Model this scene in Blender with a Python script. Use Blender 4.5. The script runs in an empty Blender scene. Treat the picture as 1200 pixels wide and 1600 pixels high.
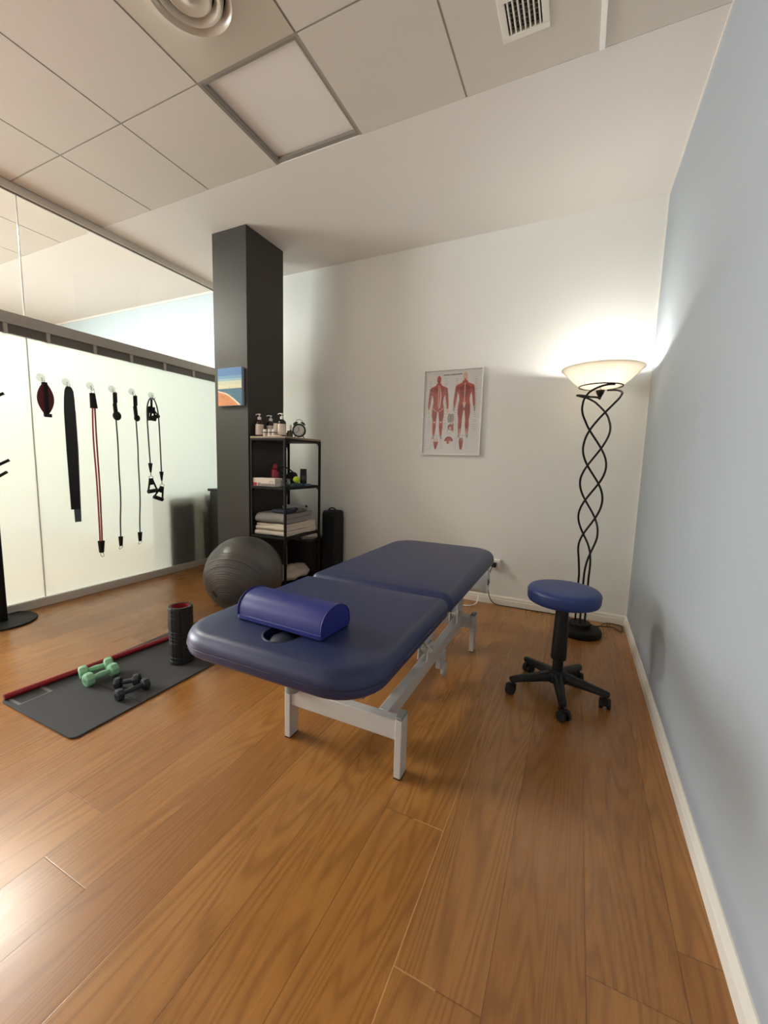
import bpy, math, random
from math import sin, cos, pi, radians, sqrt
from mathutils import Vector, Matrix, noise
random.seed(7)
D = bpy.data
SC = bpy.context.scene
COL = SC.collection

# ------------------------------------------------------------------ materials
def lin(c):
    c /= 255.0
    return c / 12.92 if c <= 0.04045 else ((c + 0.055) / 1.055) ** 2.4
def rgb(r, g, b): return (lin(r), lin(g), lin(b), 1.0)

class NT:
    def __init__(s, name):
        s.m = D.materials.new(name); s.m.use_nodes = True
        s.t = s.m.node_tree; s.n = s.t.nodes; s.l = s.t.links
        s.bsdf = s.n['Principled BSDF']; s.out = s.n['Material Output']
    def new(s, t, **kw):
        n = s.n.new(t)
        for k, v in kw.items(): setattr(n, k, v)
        return n
    def link(s, a, b): s.l.new(a, b)
    def math(s, op, a, b=None, clamp=False):
        n = s.new('ShaderNodeMath', operation=op); n.use_clamp = clamp
        for i, x in enumerate((a, b)):
            if x is None: continue
            if isinstance(x, (int, float)): n.inputs[i].default_value = x
            else: s.link(x, n.inputs[i])
        return n.outputs[0]
    def mix(s, fac, a, b, blend='MIX'):
        n = s.new('ShaderNodeMix', data_type='RGBA', blend_type=blend)
        for i, x in ((0, fac), (6, a), (7, b)):
            if isinstance(x, (int, float, tuple)): n.inputs[i].default_value = x
            else: s.link(x, n.inputs[i])
        return n.outputs[2]
    def set(s, **kw):
        for k, v in kw.items():
            k = {'color': 'Base Color', 'rough': 'Roughness', 'metal': 'Metallic', 'spec': 'Specular IOR Level', 'sheen': 'Sheen Weight', 'coat': 'Coat Weight', 'trans': 'Transmission Weight', 'emit': 'Emission Color', 'estr': 'Emission Strength', 'ior': 'IOR', 'sss': 'Subsurface Weight', 'coatr': 'Coat Roughness'}[k]
            if hasattr(v, 'is_linked'): s.link(v, s.bsdf.inputs[k])
            else: s.bsdf.inputs[k].default_value = v
        return s

def M(name, col, rough=0.5, nscale=0, nstr=0.0, var=0.0, **kw):
    t = NT(name); t.set(color=col, rough=rough, **kw)
    if nscale:
        tc = t.new('ShaderNodeTexCoord')
        nz = t.new('ShaderNodeTexNoise'); nz.inputs['Scale'].default_value = nscale; nz.inputs['Detail'].default_value = 4
        t.link(tc.outputs['Object'], nz.inputs['Vector'])
        if nstr:
            b = t.new('ShaderNodeBump'); b.inputs['Strength'].default_value = nstr; b.inputs['Distance'].default_value = 0.004
            t.link(nz.outputs['Fac'], b.inputs['Height']); t.link(b.outputs[0], t.bsdf.inputs['Normal'])
        if var:
            d = tuple(x * (1 - var) for x in col[:3]) + (1,)
            t.set(color=t.mix(nz.outputs['Fac'], d, col))
    return t.m

MAT = {}
MAT['wall_white'] = M('wall_paint_white', rgb(226, 227, 222), 0.7, 180, 0.05)
MAT['wall_blue'] = M('wall_paint_pale_blue', rgb(157, 165, 171), 0.7, 180, 0.06)
MAT['wall_blue_far'] = M('wall_paint_sky_blue', rgb(196, 214, 222), 0.7, 180, 0.05)
MAT['plaster'] = M('ceiling_plaster', rgb(219, 215, 209), 0.85, 90, 0.04)
MAT['tile'] = M('ceiling_tile', rgb(204, 198, 188), 0.9, 320, 0.12, 0.06)
MAT['tbar'] = M('ceiling_tee_bar', rgb(150, 145, 136), 0.5)
MAT['pillar'] = M('pillar_paint', rgb(49, 46, 40), 0.55, 120, 0.03)
MAT['skirting'] = M('skirting_paint', rgb(222, 218, 206), 0.45)
MAT['alu'] = M('satin_aluminium', rgb(176, 172, 165), 0.45)
MAT['alu_pale'] = M('pale_anodised', rgb(216, 210, 200), 0.45)
MAT['alu_frame'] = M('grey_frame', rgb(132, 127, 118), 0.5)
MAT['alu_dark'] = M('rail_channel_dark', rgb(104, 100, 94), 0.5)
MAT['white_plastic'] = M('white_plastic', rgb(232, 230, 224), 0.4)
MAT['white_metal'] = M('white_powder_coat', rgb(186, 182, 176), 0.45, 150, 0.03)
MAT['grey_plastic'] = M('grey_plastic', rgb(128, 130, 128), 0.5)
MAT['black'] = M('black_plastic', rgb(19, 19, 20), 0.45, spec=.35)
MAT['black_metal'] = M('black_metal', rgb(17, 16, 15), 0.55, spec=.25)
MAT['black_matte'] = M('black_fabric', rgb(20, 20, 22), 0.85, 220, 0.25)
MAT['rubber'] = M('black_rubber', rgb(19, 18, 19), 0.62)
MAT['vinyl'] = M('navy_vinyl', rgb(31, 42, 80), 0.4, 260, 0.10, spec=0.48)
MAT['vinyl_dark'] = M('dark_navy_vinyl', rgb(24, 30, 52), 0.5)
MAT['vinyl_royal'] = M('royal_blue_vinyl', rgb(26, 36, 116), 0.42, 260, 0.08)
MAT['vinyl_stool'] = M('mid_blue_vinyl', rgb(32, 54, 112), 0.42, 260, 0.08)
MAT['chrome'] = M('polished_steel', rgb(190, 188, 184), 0.25, metal=1.0)
MAT['mat_foam'] = M('charcoal_foam', rgb(66, 66, 66), 0.9, 500, 0.3, 0.2)
MAT['mat_print'] = M('pale_print', rgb(120, 120, 116), 0.9)
MAT['red_stick'] = M('red_lacquer', rgb(150, 22, 34), 0.35)
MAT['red_core'] = M('red_foam', rgb(150, 20, 26), 0.6)
MAT['mint'] = M('mint_vinyl', rgb(138, 190, 150), 0.5, 120, 0.05)
MAT['mint_dark'] = M('mint_emboss', rgb(84, 130, 98), 0.55)
MAT['db_dark'] = M('dark_teal_vinyl', rgb(30, 38, 44), 0.4)
MAT['ball'] = M('graphite_vinyl', rgb(74, 72, 69), 0.30, 40, 0.01, spec=0.6)
MAT['red_tube'] = M('red_latex', rgb(170, 52, 44), 0.45)
MAT['dark_tube'] = M('charcoal_latex', rgb(50, 50, 54), 0.5)
MAT['band_black'] = M('black_latex_band', rgb(28, 29, 31), 0.35)
MAT['band_grey'] = M('grey_blue_latex_band', rgb(86, 100, 116), 0.45)
MAT['maroon'] = M('maroon_padding', rgb(92, 26, 36), 0.7, 200, 0.2)
MAT['top_board'] = M('grey_brown_board', rgb(150, 132, 114), 0.6, 60, 0.05, 0.2)
MAT['amber'] = M('dark_amber_glass', rgb(34, 22, 18), 0.18)
MAT['olive'] = M('olive_glass', rgb(70, 66, 40), 0.2)
MAT['label_paper'] = M('cream_label', rgb(218, 206, 194), 0.7)
MAT['label_ink'] = M('grey_label_print', rgb(150, 138, 130), 0.7)
MAT['towel_white'] = M('cream_terry', rgb(218, 206, 190), 0.95, 300, 0.5, 0.12)
MAT['towel_grey'] = M('grey_terry', rgb(140, 138, 134), 0.95, 300, 0.5, 0.15)
MAT['towel_oat'] = M('oatmeal_fleece', rgb(190, 178, 162), 0.95, 120, 0.8, 0.2)
MAT['navy_cloth'] = M('navy_webbing', rgb(36, 46, 62), 0.8, 200, 0.2)
MAT['brown_bin'] = M('dark_brown_board', rgb(44, 33, 28), 0.6)
MAT['red_box'] = M('red_print', rgb(184, 50, 62), 0.6)
MAT['red_bottle'] = M('crimson_plastic', rgb(150, 26, 44), 0.35)
MAT['lime'] = M('lime_felt', rgb(196, 214, 56), 0.8, 300, 0.3)
MAT['teal'] = M('dark_teal_plastic', rgb(28, 62, 62), 0.5)
MAT['blue_pack'] = M('slate_blue_pack', rgb(66, 92, 124), 0.5)
MAT['cab_dark'] = M('dark_olive_cabinet', rgb(50, 54, 44), 0.7)
MAT['cab_black'] = M('black_cabinet', rgb(30, 30, 29), 0.6)
MAT['cable'] = M('dark_brown_cable', rgb(40, 22, 18), 0.5)
MAT['paper'] = M('white_paper', rgb(225, 225, 222), 0.85)
MAT['clock_face'] = M('white_dial', rgb(224, 222, 216), 0.5)
MAT['frame_white'] = M('white_frame', rgb(232, 230, 224), 0.4)
MAT['print_bg'] = M('poster_paper', rgb(214, 213, 211), 0.8)
MAT['p_red'] = M('print_red', rgb(166, 58, 48), 0.8)
MAT['p_dred'] = M('print_dark_red', rgb(128, 36, 34), 0.8)
MAT['p_pink'] = M('print_tendon', rgb(214, 178, 160), 0.8)
MAT['p_grey'] = M('print_grey', rgb(150, 146, 136), 0.8)
MAT['p_brown'] = M('print_brown', rgb(150, 84, 60), 0.8)
MAT['p_ink'] = M('print_ink', rgb(60, 62, 62), 0.8)
MAT['p_faint'] = M('print_caption', rgb(146, 150, 148), 0.8)
MAT['bulb'] = NT('lit_bulb').set(color=(1, 1, 1, 1), emit=(1.0, 0.96, 0.91, 1), estr=330.0).m
MAT['lamp_panel'] = NT('lit_panel').set(color=(1, 1, 1, 1), emit=(1.0, 0.93, 0.84, 1), estr=100.0).m
MAT['diffuser_off'] = M('opal_diffuser', rgb(222, 218, 212), 0.35)
MAT['vent_dark'] = M('duct_interior', rgb(46, 42, 38), 0.8)
for k, c in dict(sky1=(84, 134, 190), sky2=(112, 160, 196), sky3=(150, 190, 204), sky4=(210, 216, 190), sky5=(226, 222, 192), sea=(72, 116, 140), sea2=(98, 140, 152), foam=(242, 228, 204), sand=(218, 146, 96), sand2=(196, 116, 70), edge=(150, 168, 186)).items():
    MAT[k] = M('paint_' + k.replace('1', '_blue').replace('2', '_mid').replace('3', '_pale').replace('4', '_cream').replace('5', '_light'), rgb(*c), 0.6, 60, 0.1, 0.12)

def schlick(t, f0=.04):
    geo = t.new('ShaderNodeNewGeometry'); vm = t.new('ShaderNodeVectorMath', operation='DOT_PRODUCT')
    t.link(geo.outputs['Normal'], vm.inputs[0]); t.link(geo.outputs['Incoming'], vm.inputs[1])
    c = t.math('SUBTRACT', 1.0, t.math('ABSOLUTE', vm.outputs['Value']), True)
    return t.math('ADD', t.math('MULTIPLY', t.math('POWER', c, 5.0), 1 - f0), f0, True)
def glass_clear(name='clear_glass', tint=(0.95, 0.97, 0.95, 1)):
    t = NT(name); t.n.remove(t.bsdf)
    tr = t.new('ShaderNodeBsdfTransparent'); tr.inputs[0].default_value = tint
    gl = t.new('ShaderNodeBsdfGlossy'); gl.inputs['Roughness'].default_value = 0.01
    mx = t.new('ShaderNodeMixShader')
    t.link(schlick(t), mx.inputs[0]); t.link(tr.outputs[0], mx.inputs[1]); t.link(gl.outputs[0], mx.inputs[2])
    t.link(mx.outputs[0], t.out.inputs[0]); return t.m
MAT['glass'] = glass_clear()
MAT['picture_glass'] = glass_clear('picture_glass', (.995, .995, .995, 1))
def glass_frost():
    t = NT('frosted_glass'); t.n.remove(t.bsdf)
    tl = t.new('ShaderNodeBsdfTranslucent'); tl.inputs[0].default_value = (0.68, 0.715, 0.665, 1)
    df = t.new('ShaderNodeBsdfDiffuse'); df.inputs[0].default_value = (0.80, 0.82, 0.77, 1)
    rf = t.new('ShaderNodeBsdfRefraction'); rf.inputs['Roughness'].default_value = 0.4; rf.inputs['IOR'].default_value = 1.12; rf.inputs[0].default_value = (0.76, 0.79, 0.74, 1)
    gl = t.new('ShaderNodeBsdfGlossy'); gl.inputs['Roughness'].default_value = 0.03
    a = t.new('ShaderNodeMixShader'); a.inputs[0].default_value = 0.25
    t.link(tl.outputs[0], a.inputs[1]); t.link(df.outputs[0], a.inputs[2])
    b = t.new('ShaderNodeMixShader'); b.inputs[0].default_value = 0.45
    t.link(a.outputs[0], b.inputs[1]); t.link(rf.outputs[0], b.inputs[2])
    c = t.new('ShaderNodeMixShader')
    t.link(schlick(t), c.inputs[0]); t.link(b.outputs[0], c.inputs[1]); t.link(gl.outputs[0], c.inputs[2])
    t.link(c.outputs[0], t.out.inputs[0]); return t.m
MAT['frost'] = glass_frost()
def shade_glass():
    t = NT('ribbed_opal_glass'); t.n.remove(t.bsdf)
    tl = t.new('ShaderNodeBsdfTranslucent'); tl.inputs[0].default_value = (0.64, 0.59, 0.51, 1)
    df = t.new('ShaderNodeBsdfDiffuse'); df.inputs[0].default_value = (0.9, 0.87, 0.8, 1)
    gl = t.new('ShaderNodeBsdfGlossy'); gl.inputs['Roughness'].default_value = 0.15
    a = t.new('ShaderNodeMixShader'); a.inputs[0].default_value = 0.25
    t.link(tl.outputs[0], a.inputs[1]); t.link(df.outputs[0], a.inputs[2])
    c = t.new('ShaderNodeMixShader')
    t.link(schlick(t), c.inputs[0]); t.link(a.outputs[0], c.inputs[1]); t.link(gl.outputs[0], c.inputs[2])
    t.link(c.outputs[0], t.out.inputs[0]); return t.m
MAT['shade'] = shade_glass()
def clear_plastic():
    t = NT('clear_plastic'); t.n.remove(t.bsdf)
    tr = t.new('ShaderNodeBsdfTransparent'); tr.inputs[0].default_value = (0.86, 0.88, 0.86, 1)
    gl = t.new('ShaderNodeBsdfGlossy'); gl.inputs['Roughness'].default_value = 0.12
    df = t.new('ShaderNodeBsdfDiffuse'); df.inputs[0].default_value = (0.7, 0.72, 0.7, 1)
    a = t.new('ShaderNodeMixShader'); a.inputs[0].default_value = 0.25
    t.link(tr.outputs[0], a.inputs[1]); t.link(df.outputs[0], a.inputs[2])
    c = t.new('ShaderNodeMixShader')
    t.link(schlick(t), c.inputs[0]); t.link(a.outputs[0], c.inputs[1]); t.link(gl.outputs[0], c.inputs[2])
    t.link(c.outputs[0], t.out.inputs[0]); return t.m
MAT['clear_plastic'] = clear_plastic()

def wood_floor():
    t = NT('oak_plank_floor')
    geo = t.new('ShaderNodeNewGeometry'); sp = t.new('ShaderNodeSeparateXYZ'); t.link(geo.outputs['Position'], sp.inputs[0])
    X, Y = sp.outputs[0], sp.outputs[1]
    W = 0.205; L = 2.2
    u = t.math('DIVIDE', t.math('ADD', X, 0.105), W)
    row = t.math('FLOOR', u); fx = t.math('SUBTRACT', u, row)
    w1 = t.new('ShaderNodeTexWhiteNoise', noise_dimensions='1D'); t.link(row, w1.inputs['W'])
    v = t.math('ADD', t.math('DIVIDE', Y, L), t.math('MULTIPLY', w1.outputs['Value'], 7.0))
    idx = t.math('FLOOR', v); fy = t.math('SUBTRACT', v, idx)
    cb = t.new('ShaderNodeCombineXYZ'); t.link(row, cb.inputs[0]); t.link(idx, cb.inputs[1])
    w2 = t.new('ShaderNodeTexWhiteNoise', noise_dimensions='2D'); t.link(cb.outputs[0], w2.inputs['Vector'])
    rs = t.new('ShaderNodeSeparateColor'); t.link(w2.outputs['Color'], rs.inputs[0])
    r1, r2, r3 = rs.outputs[0], rs.outputs[1], rs.outputs[2]
    # grain coordinates, shifted per plank
    gx = t.math('ADD', X, t.math('MULTIPLY', r1, 37.0)); gy = t.math('ADD', Y, t.math('MULTIPLY', r2, 53.0))
    def nz(sx, sy, det, dist=0.0, rough=0.5):
        c = t.new('ShaderNodeCombineXYZ'); t.link(t.math('MULTIPLY', gx, sx), c.inputs[0]); t.link(t.math('MULTIPLY', gy, sy), c.inputs[1]); t.link(t.math('MULTIPLY', r3, 9.0), c.inputs[2])
        n = t.new('ShaderNodeTexNoise'); n.inputs['Scale'].default_value = 1.0; n.inputs['Detail'].default_value = det; n.inputs['Distortion'].default_value = dist; n.inputs['Roughness'].default_value = rough
        t.link(c.outputs[0], n.inputs['Vector']); return n.outputs['Fac']
    big = nz(5.0, 0.42, 2, 0.3)
    rings = t.math('SINE', t.math('MULTIPLY', big, 170.0))
    rings = t.math('ADD', t.math('MULTIPLY', rings, 0.5), 0.5)
    rings = t.math('POWER', rings, 2.0)
    fine = nz(160, 4.0, 3, 0, 0.6)
    pores = t.math('MULTIPLY', t.math('SUBTRACT', nz(420, 9, 2), 0.56, ), 6.0, True)
    tone = nz(3.0, 0.9, 2)
    c1 = t.mix(r2, rgb(160, 106, 49), rgb(193, 137, 71))
    c1 = t.mix(t.math('MULTIPLY', tone, 0.5), c1, rgb(142, 90, 38))
    c1 = t.mix(t.math('MULTIPLY', rings, 0.42), c1, rgb(112, 68, 28))
    c1 = t.mix(t.math('MULTIPLY', fine, 0.30), c1, rgb(124, 76, 32))
    c1 = t.mix(t.math('MULTIPLY', pores, 0.35), c1, rgb(86, 46, 20))
    ex = t.math('MULTIPLY', t.math('MINIMUM', fx, t.math('SUBTRACT', 1.0, fx)), W)
    ey = t.math('MULTIPLY', t.math('MINIMUM', fy, t.math('SUBTRACT', 1.0, fy)), L)
    e = t.math('MINIMUM', ex, ey)
    seam = t.math('SUBTRACT', 1.0, t.math('DIVIDE', e, 0.0022, True), True)
    pale = t.math('SUBTRACT', 1.0, t.math('ABSOLUTE', t.math('ADD', t.math('ROUND', u), 3.0)), True)      # one joint drawn pale along the plank edges
    c1 = t.mix(t.math('MULTIPLY', seam, 0.65), c1, t.mix(pale, rgb(70, 40, 20), rgb(214, 168, 110)))
    t.set(color=c1)
    smudge = nz(2.5, 2.0, 3)
    t.set(rough=t.math('ADD', t.math('MULTIPLY', smudge, 0.14), t.math('ADD', 0.17, t.math('MULTIPLY', fine, 0.1))), spec=0.6)
    h = t.math('SUBTRACT', t.math('MULTIPLY', fine, 0.10), t.math('ADD', seam, t.math('MULTIPLY', rings, 0.06)))
    b = t.new('ShaderNodeBump'); b.inputs['Strength'].default_value = 0.12; b.inputs['Distance'].default_value = 0.0012
    t.link(h, b.inputs['Height']); t.link(b.outputs[0], t.bsdf.inputs['Normal'])
    return t.m
MAT['floor'] = wood_floor()

# ------------------------------------------------------------------ mesh builder
I4 = Matrix.Identity(4)
def RX(a): return Matrix.Rotation(a, 4, 'X')
def RY(a): return Matrix.Rotation(a, 4, 'Y')
def RZ(a): return Matrix.Rotation(a, 4, 'Z')
def TR(*p): return Matrix.Translation(Vector(p[0] if len(p) == 1 else p))
class MB:
    def __init__(s): s.v = []; s.f = []; s.mi = []
    def add(s, vs, fs, m=0, T=None):
        o = len(s.v)
        s.v += [tuple(T @ Vector(v)) if T is not None else tuple(v) for v in vs]
        s.f += [tuple(i + o for i in f) for f in fs]; s.mi += [m] * len(fs); return s
    def box(s, x0, x1, y0, y1, z0, z1, m=0, T=None):
        vs = [(x, y, z) for z in (z0, z1) for x, y in ((x0, y0), (x1, y0), (x1, y1), (x0, y1))]
        return s.add(vs, [(3, 2, 1, 0), (4, 5, 6, 7), (0, 1, 5, 4), (1, 2, 6, 5), (2, 3, 7, 6), (3, 0, 4, 7)], m, T)
    def cb(s, c, d, m=0, T=None):
        return s.box(c[0] - d[0] / 2, c[0] + d[0] / 2, c[1] - d[1] / 2, c[1] + d[1] / 2, c[2] - d[2] / 2, c[2] + d[2] / 2, m, T)
    def prism(s, poly, z0, z1, m=0, T=None):
        n = len(poly); vs = [(x, y, z0) for x, y in poly] + [(x, y, z1) for x, y in poly]
        fs = [tuple(range(n))[::-1], tuple(range(n, 2 * n))] + [(i, (i + 1) % n, n + (i + 1) % n, n + i) for i in range(n)]
        return s.add(vs, fs, m, T)
    def rings(s, rs, m=0, T=None, cap0=True, cap1=True, closed=True):
        n = len(rs[0]); vs = [p for r in rs for p in r]; fs = []
        for k in range(len(rs) - 1):
            for i in range(n if closed else n - 1):
                j = (i + 1) % n
                fs.append((k * n + i, k * n + j, (k + 1) * n + j, (k + 1) * n + i))
        if cap0: fs.append(tuple(range(n))[::-1])
        if cap1: fs.append(tuple(range((len(rs) - 1) * n, len(rs) * n)))
        return s.add(vs, fs, m, T)
    def lathe(s, prof, n=24, m=0, T=None, cap0=True, cap1=True, mod=None):
        rs = []
        for r, z in prof:
            ring = []
            for i in range(n):
                a = 2 * pi * i / n; q = r * (mod(a, r, z) if mod else 1); ring.append((q * cos(a), q * sin(a), z))
            rs.append(ring)
        return s.rings(rs, m, T, cap0, cap1)
    def tube(s, pts, r, n=10, m=0, T=None, closed=False, caps=True, flat=None):
        P = [Vector(p) for p in pts]; N = len(P)
        rr = r if isinstance(r, (list, tuple)) else [r] * N
        tang = []
        for i in range(N):
            a = P[i - 1] if (i > 0 or closed) else P[i]; b = P[(i + 1) % N] if (i < N - 1 or closed) else P[i]
            tang.append((b - a).normalized())
        up = Vector((0, 0, 1)) if abs(tang[0].z) < 0.9 else Vector((1, 0, 0))
        nrm = (up - tang[0] * up.dot(tang[0])).normalized(); rs = []
        for i in range(N):
            nrm = (nrm - tang[i] * nrm.dot(tang[i])).normalized(); bi = tang[i].cross(nrm)
            rs.append([tuple(P[i] + (nrm * cos(2 * pi * k / n) + bi * sin(2 * pi * k / n)) * rr[i]) for k in range(n)])
        if closed:
            vs = [p for q in rs for p in q]
            fs = [(i * n + k, i * n + (k + 1) % n, ((i + 1) % N) * n + (k + 1) % n, ((i + 1) % N) * n + k) for i in range(N) for k in range(n)]
            return s.add(vs, fs, m, T)
        return s.rings(rs, m, T, caps, caps)
    def ball(s, c, r, m=0, n=16, T=None, sc=(1, 1, 1)):
        prof = [(max(r * sin(pi * i / n), 1e-4), -r * cos(pi * i / n)) for i in range(n + 1)]
        B = MB().lathe(prof, n + 4)
        return s.add([(c[0] + v[0] * sc[0], c[1] + v[1] * sc[1], c[2] + v[2] * sc[2]) for v in B.v], B.f, m, T)
    def cyl(s, a, b, r, n=20, m=0, r2=None, T=None):
        return s.tube([a, b], [r, r if r2 is None else r2], n, m, T)
    def torus(s, c, R, r, n=32, k=10, m=0, T=None, sc=(1, 1)):
        return s.tube([(c[0] + R * sc[0] * cos(2 * pi * i / n), c[1] + R * sc[1] * sin(2 * pi * i / n), c[2]) for i in range(n)], r, k, m, T, closed=True)

LOC = {}
def wloc(p): return LOC.get(p.name, Vector((0, 0, 0)))
def obj(name, mb, mats, parent=None, loc=None, smooth=35, bevel=0, seg=2, subsurf=0, label=None):
    if not isinstance(mats, (list, tuple)): mats = [mats]
    off = wloc(parent) if parent else Vector(loc or (0, 0, 0))
    me = D.meshes.new(name)
    me.from_pydata([tuple(Vector(v) - off) for v in mb.v], [], mb.f)
    for q in mats: me.materials.append(MAT[q] if isinstance(q, str) else q)
    for p, i in zip(me.polygons, mb.mi): p.material_index = i
    me.validate(); me.update()
    import bmesh
    bm = bmesh.new(); bm.from_mesh(me); bmesh.ops.recalc_face_normals(bm, faces=bm.faces); bm.to_mesh(me); bm.free()
    if smooth:
        me.shade_smooth(); me.set_sharp_from_angle(angle=radians(smooth))
    o = D.objects.new(name, me); COL.objects.link(o)
    if parent: o.parent = parent; LOC[o.name] = off
    else: o.location = off; LOC[o.name] = off
    if bevel:
        b = o.modifiers.new('bevel', 'BEVEL'); b.width = bevel; b.segments = seg; b.limit_method = 'ANGLE'; b.angle_limit = radians(50); b.harden_normals = False
    if subsurf:
        b = o.modifiers.new('sub', 'SUBSURF'); b.levels = subsurf; b.render_levels = subsurf
    if label: o['label'] = label
    return o
def tag(o, label, cat, group=None):
    o['label'] = label; o['category'] = cat
    if group: o['group'] = group
    return o
def thing(name, label, cat, loc, group=None):
    o = D.objects.new(name, None); COL.objects.link(o); o.location = loc; o.empty_display_size = 0.05
    LOC[o.name] = Vector(loc); return tag(o, label, cat, group)
def struct(name, mb, mats, **kw):
    o = obj(name, mb, mats, **kw); o['kind'] = 'structure'; return o
def dup(root, loc, rotz=0.0, label=None):
    r = root.copy(); COL.objects.link(r); r.location = loc; r.rotation_euler = (0, 0, rotz)
    if label: r['label'] = label
    for ch in list(root.children):
        c = ch.copy(); COL.objects.link(c); c.parent = r
        for g in list(ch.children):
            d = g.copy(); COL.objects.link(d); d.parent = c
    return r
def arc(cx, cy, r, a0, a1, n=8): return [(cx + r * cos(a0 + (a1 - a0) * i / n), cy + r * sin(a0 + (a1 - a0) * i / n)) for i in range(n + 1)]
def rrect(w, d, r, n=6):
    o = []
    for sx, sy, a in ((1, 1, 0), (-1, 1, pi / 2), (-1, -1, pi), (1, -1, 1.5 * pi)):
        o += arc(sx * (w / 2 - r), sy * (d / 2 - r), r, a, a + pi / 2, n)
    return o
def smoothpath(pts, sub=6):
    P = [Vector(p) for p in pts]; o = []
    for i in range(len(P) - 1):
        p0 = P[max(i - 1, 0)]; p1 = P[i]; p2 = P[i + 1]; p3 = P[min(i + 2, len(P) - 1)]
        for k in range(sub):
            t = k / sub
            o.append(tuple(0.5 * ((2 * p1) + (p2 - p0) * t + (2 * p0 - 5 * p1 + 4 * p2 - p3) * t * t + (3 * p1 - p0 - 3 * p2 + p3) * t ** 3)))
    o.append(tuple(P[-1])); return o

# ------------------------------------------------------------------ room shell
H = 3.0126
GX = -4.10              # glass partition plane
XL, YF = -7.6, -6.6     # far side of the neighbouring office, wall behind the camera
struct('floor', MB().box(XL - .1, .1, YF - .1, .1, -.08, 0), 'floor', smooth=0)
struct('wall_right', MB().box(0, .12, YF, .12, -.05, H + .12), 'wall_blue', smooth=0)
struct('wall_back', MB().box(GX, 0, 0, .12, -.05, H + .12), 'wall_white', smooth=0)
struct('wall_back_left', MB().box(XL, GX, 0, .12, -.05, H + .12), 'wall_blue_far', smooth=0)
struct('wall_front', MB().box(XL, .12, YF - .12, YF, -.05, H + .12), 'wall_white', smooth=0)
WY0, WY1, WZ0, WZ1 = -5.0, -2.7, 0.9, 2.75
wl = MB().box(XL - .12, XL, YF, WY0, -.05, H + .12).box(XL - .12, XL, WY1, .12, -.05, H + .12)
wl.box(XL - .12, XL, WY0, WY1, -.05, WZ0).box(XL - .12, XL, WY0, WY1, WZ1, H + .12)
struct('wall_left', wl, 'wall_white', smooth=0)
wf = MB()
for y0, y1 in ((WY0, WY0 + .06), (WY1 - .06, WY1), ((WY0 + WY1) / 2 - .03, (WY0 + WY1) / 2 + .03)): wf.box(XL - .09, XL - .03, y0, y1, WZ0, WZ1)
for z0, z1 in ((WZ0, WZ0 + .06), (WZ1 - .06, WZ1)): wf.box(XL - .09, XL - .03, WY0, WY1, z0, z1)
w2 = struct('window_2', wf, 'white_plastic', bevel=.004)
struct('window_pane', MB().box(XL - .062, XL - .056, WY0 + .05, WY1 - .05, WZ0 + .05, WZ1 - .05), 'glass', parent=w2, smooth=0)

# ceiling : plaster strip along the back wall, then 600 mm tiles on tee bars
YB = -1.254; GX0 = -0.465
ce = MB().box(XL, .1, YB, .1, H, H + .10).box(XL, .1, YF, YB, H + .10, H + .14)
xs = [GX0 - .6 * k for k in range(-1, 13)]
ys = [YB - .6 * k for k in range(0, 10)]
SKIP = {(3, 0), (3, 1), (8, 1)}
VX, VY = -0.757, -1.545
for k in range(len(xs) - 1):
    x1, x0 = min(xs[k], 0), max(xs[k + 1], XL)
    if x0 >= x1: continue
    for j in range(len(ys) - 1):
        if (k, j) in SKIP: continue
        y1, y0 = ys[j], max(ys[j + 1], YF)
        g = .005; a0, a1, b0, b1 = x0 + g, x1 - g, y0 + g, y1 - (g if j else .002)
        if (k, j) == (1, 0):
            h = .072
            ce.box(a0, VX - h, b0, b1, H, H + .02, 1).box(VX + h, a1, b0, b1, H, H + .02, 1)
            ce.box(VX - h, VX + h, b0, VY - h, H, H + .02, 1).box(VX - h, VX + h, VY + h, b1, H, H + .02, 1)
        else: ce.box(a0, a1, b0, b1, H, H + .02, 1)
for k, x in enumerate(xs):
    if XL < x < 0: ce.box(x - .011, x + .011, YF, YB, H + .003, H + .03, 2)
for y in ys[1:]: ce.box(XL, 0, y - .011, y + .011, H + .0035, H + .03, 2)
struct('ceiling', ce, ['plaster', 'tile', 'tbar'], smooth=0)
struct('trim_1', MB().box(-.472, -.449, -2.45, YB - .005, H - .010, H + .004), 'white_plastic', bevel=.002)   # wider white cap on one tee bar
struct('trim_2', MB().box(-.008, .001, -.008, .001, .07, H), 'frame_white', smooth=0)                      # caulked corner
struct('trim_3', MB().box(-.007, .001, YF, 0, H - .007, H + .001), 'plaster', smooth=0)
struct('trim_4', MB().box(XL, GX, -.012, .001, H - .024, H + .001), 'frame_white', smooth=0)
def skirting(name, T, L):
    prof = [(0, 0), (.014, 0), (.014, .046), (.010, .052), (.0095, .058), (.012, .061), (.011, .066), (.004, .075), (0, .076)]
    mb = MB(); rs = [[T @ Vector((x, y, z)) for x, z in prof] for y in (0, L)]
    mb.rings([[tuple(p) for p in r] for r in rs]); struct(name, mb, 'skirting', smooth=30)
skirting('baseboard_right', RZ(pi), -YF)
for o in D.objects:
    pass
skirting('baseboard_back', RZ(pi / 2) @ Matrix.Scale(-1, 4, (1, 0, 0)), -GX)
skirting('baseboard_back_left', TR(GX, 0, 0) @ RZ(pi / 2) @ Matrix.Scale(-1, 4, (1, 0, 0)), GX - XL)

PX0, PX1, PY0, PY1 = -3.297, -2.927, -.844, -.391
struct('wall_pillar', MB().box(PX0, PX1, PY0, PY1, 0, H), 'pillar', smooth=0, bevel=.003)

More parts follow.
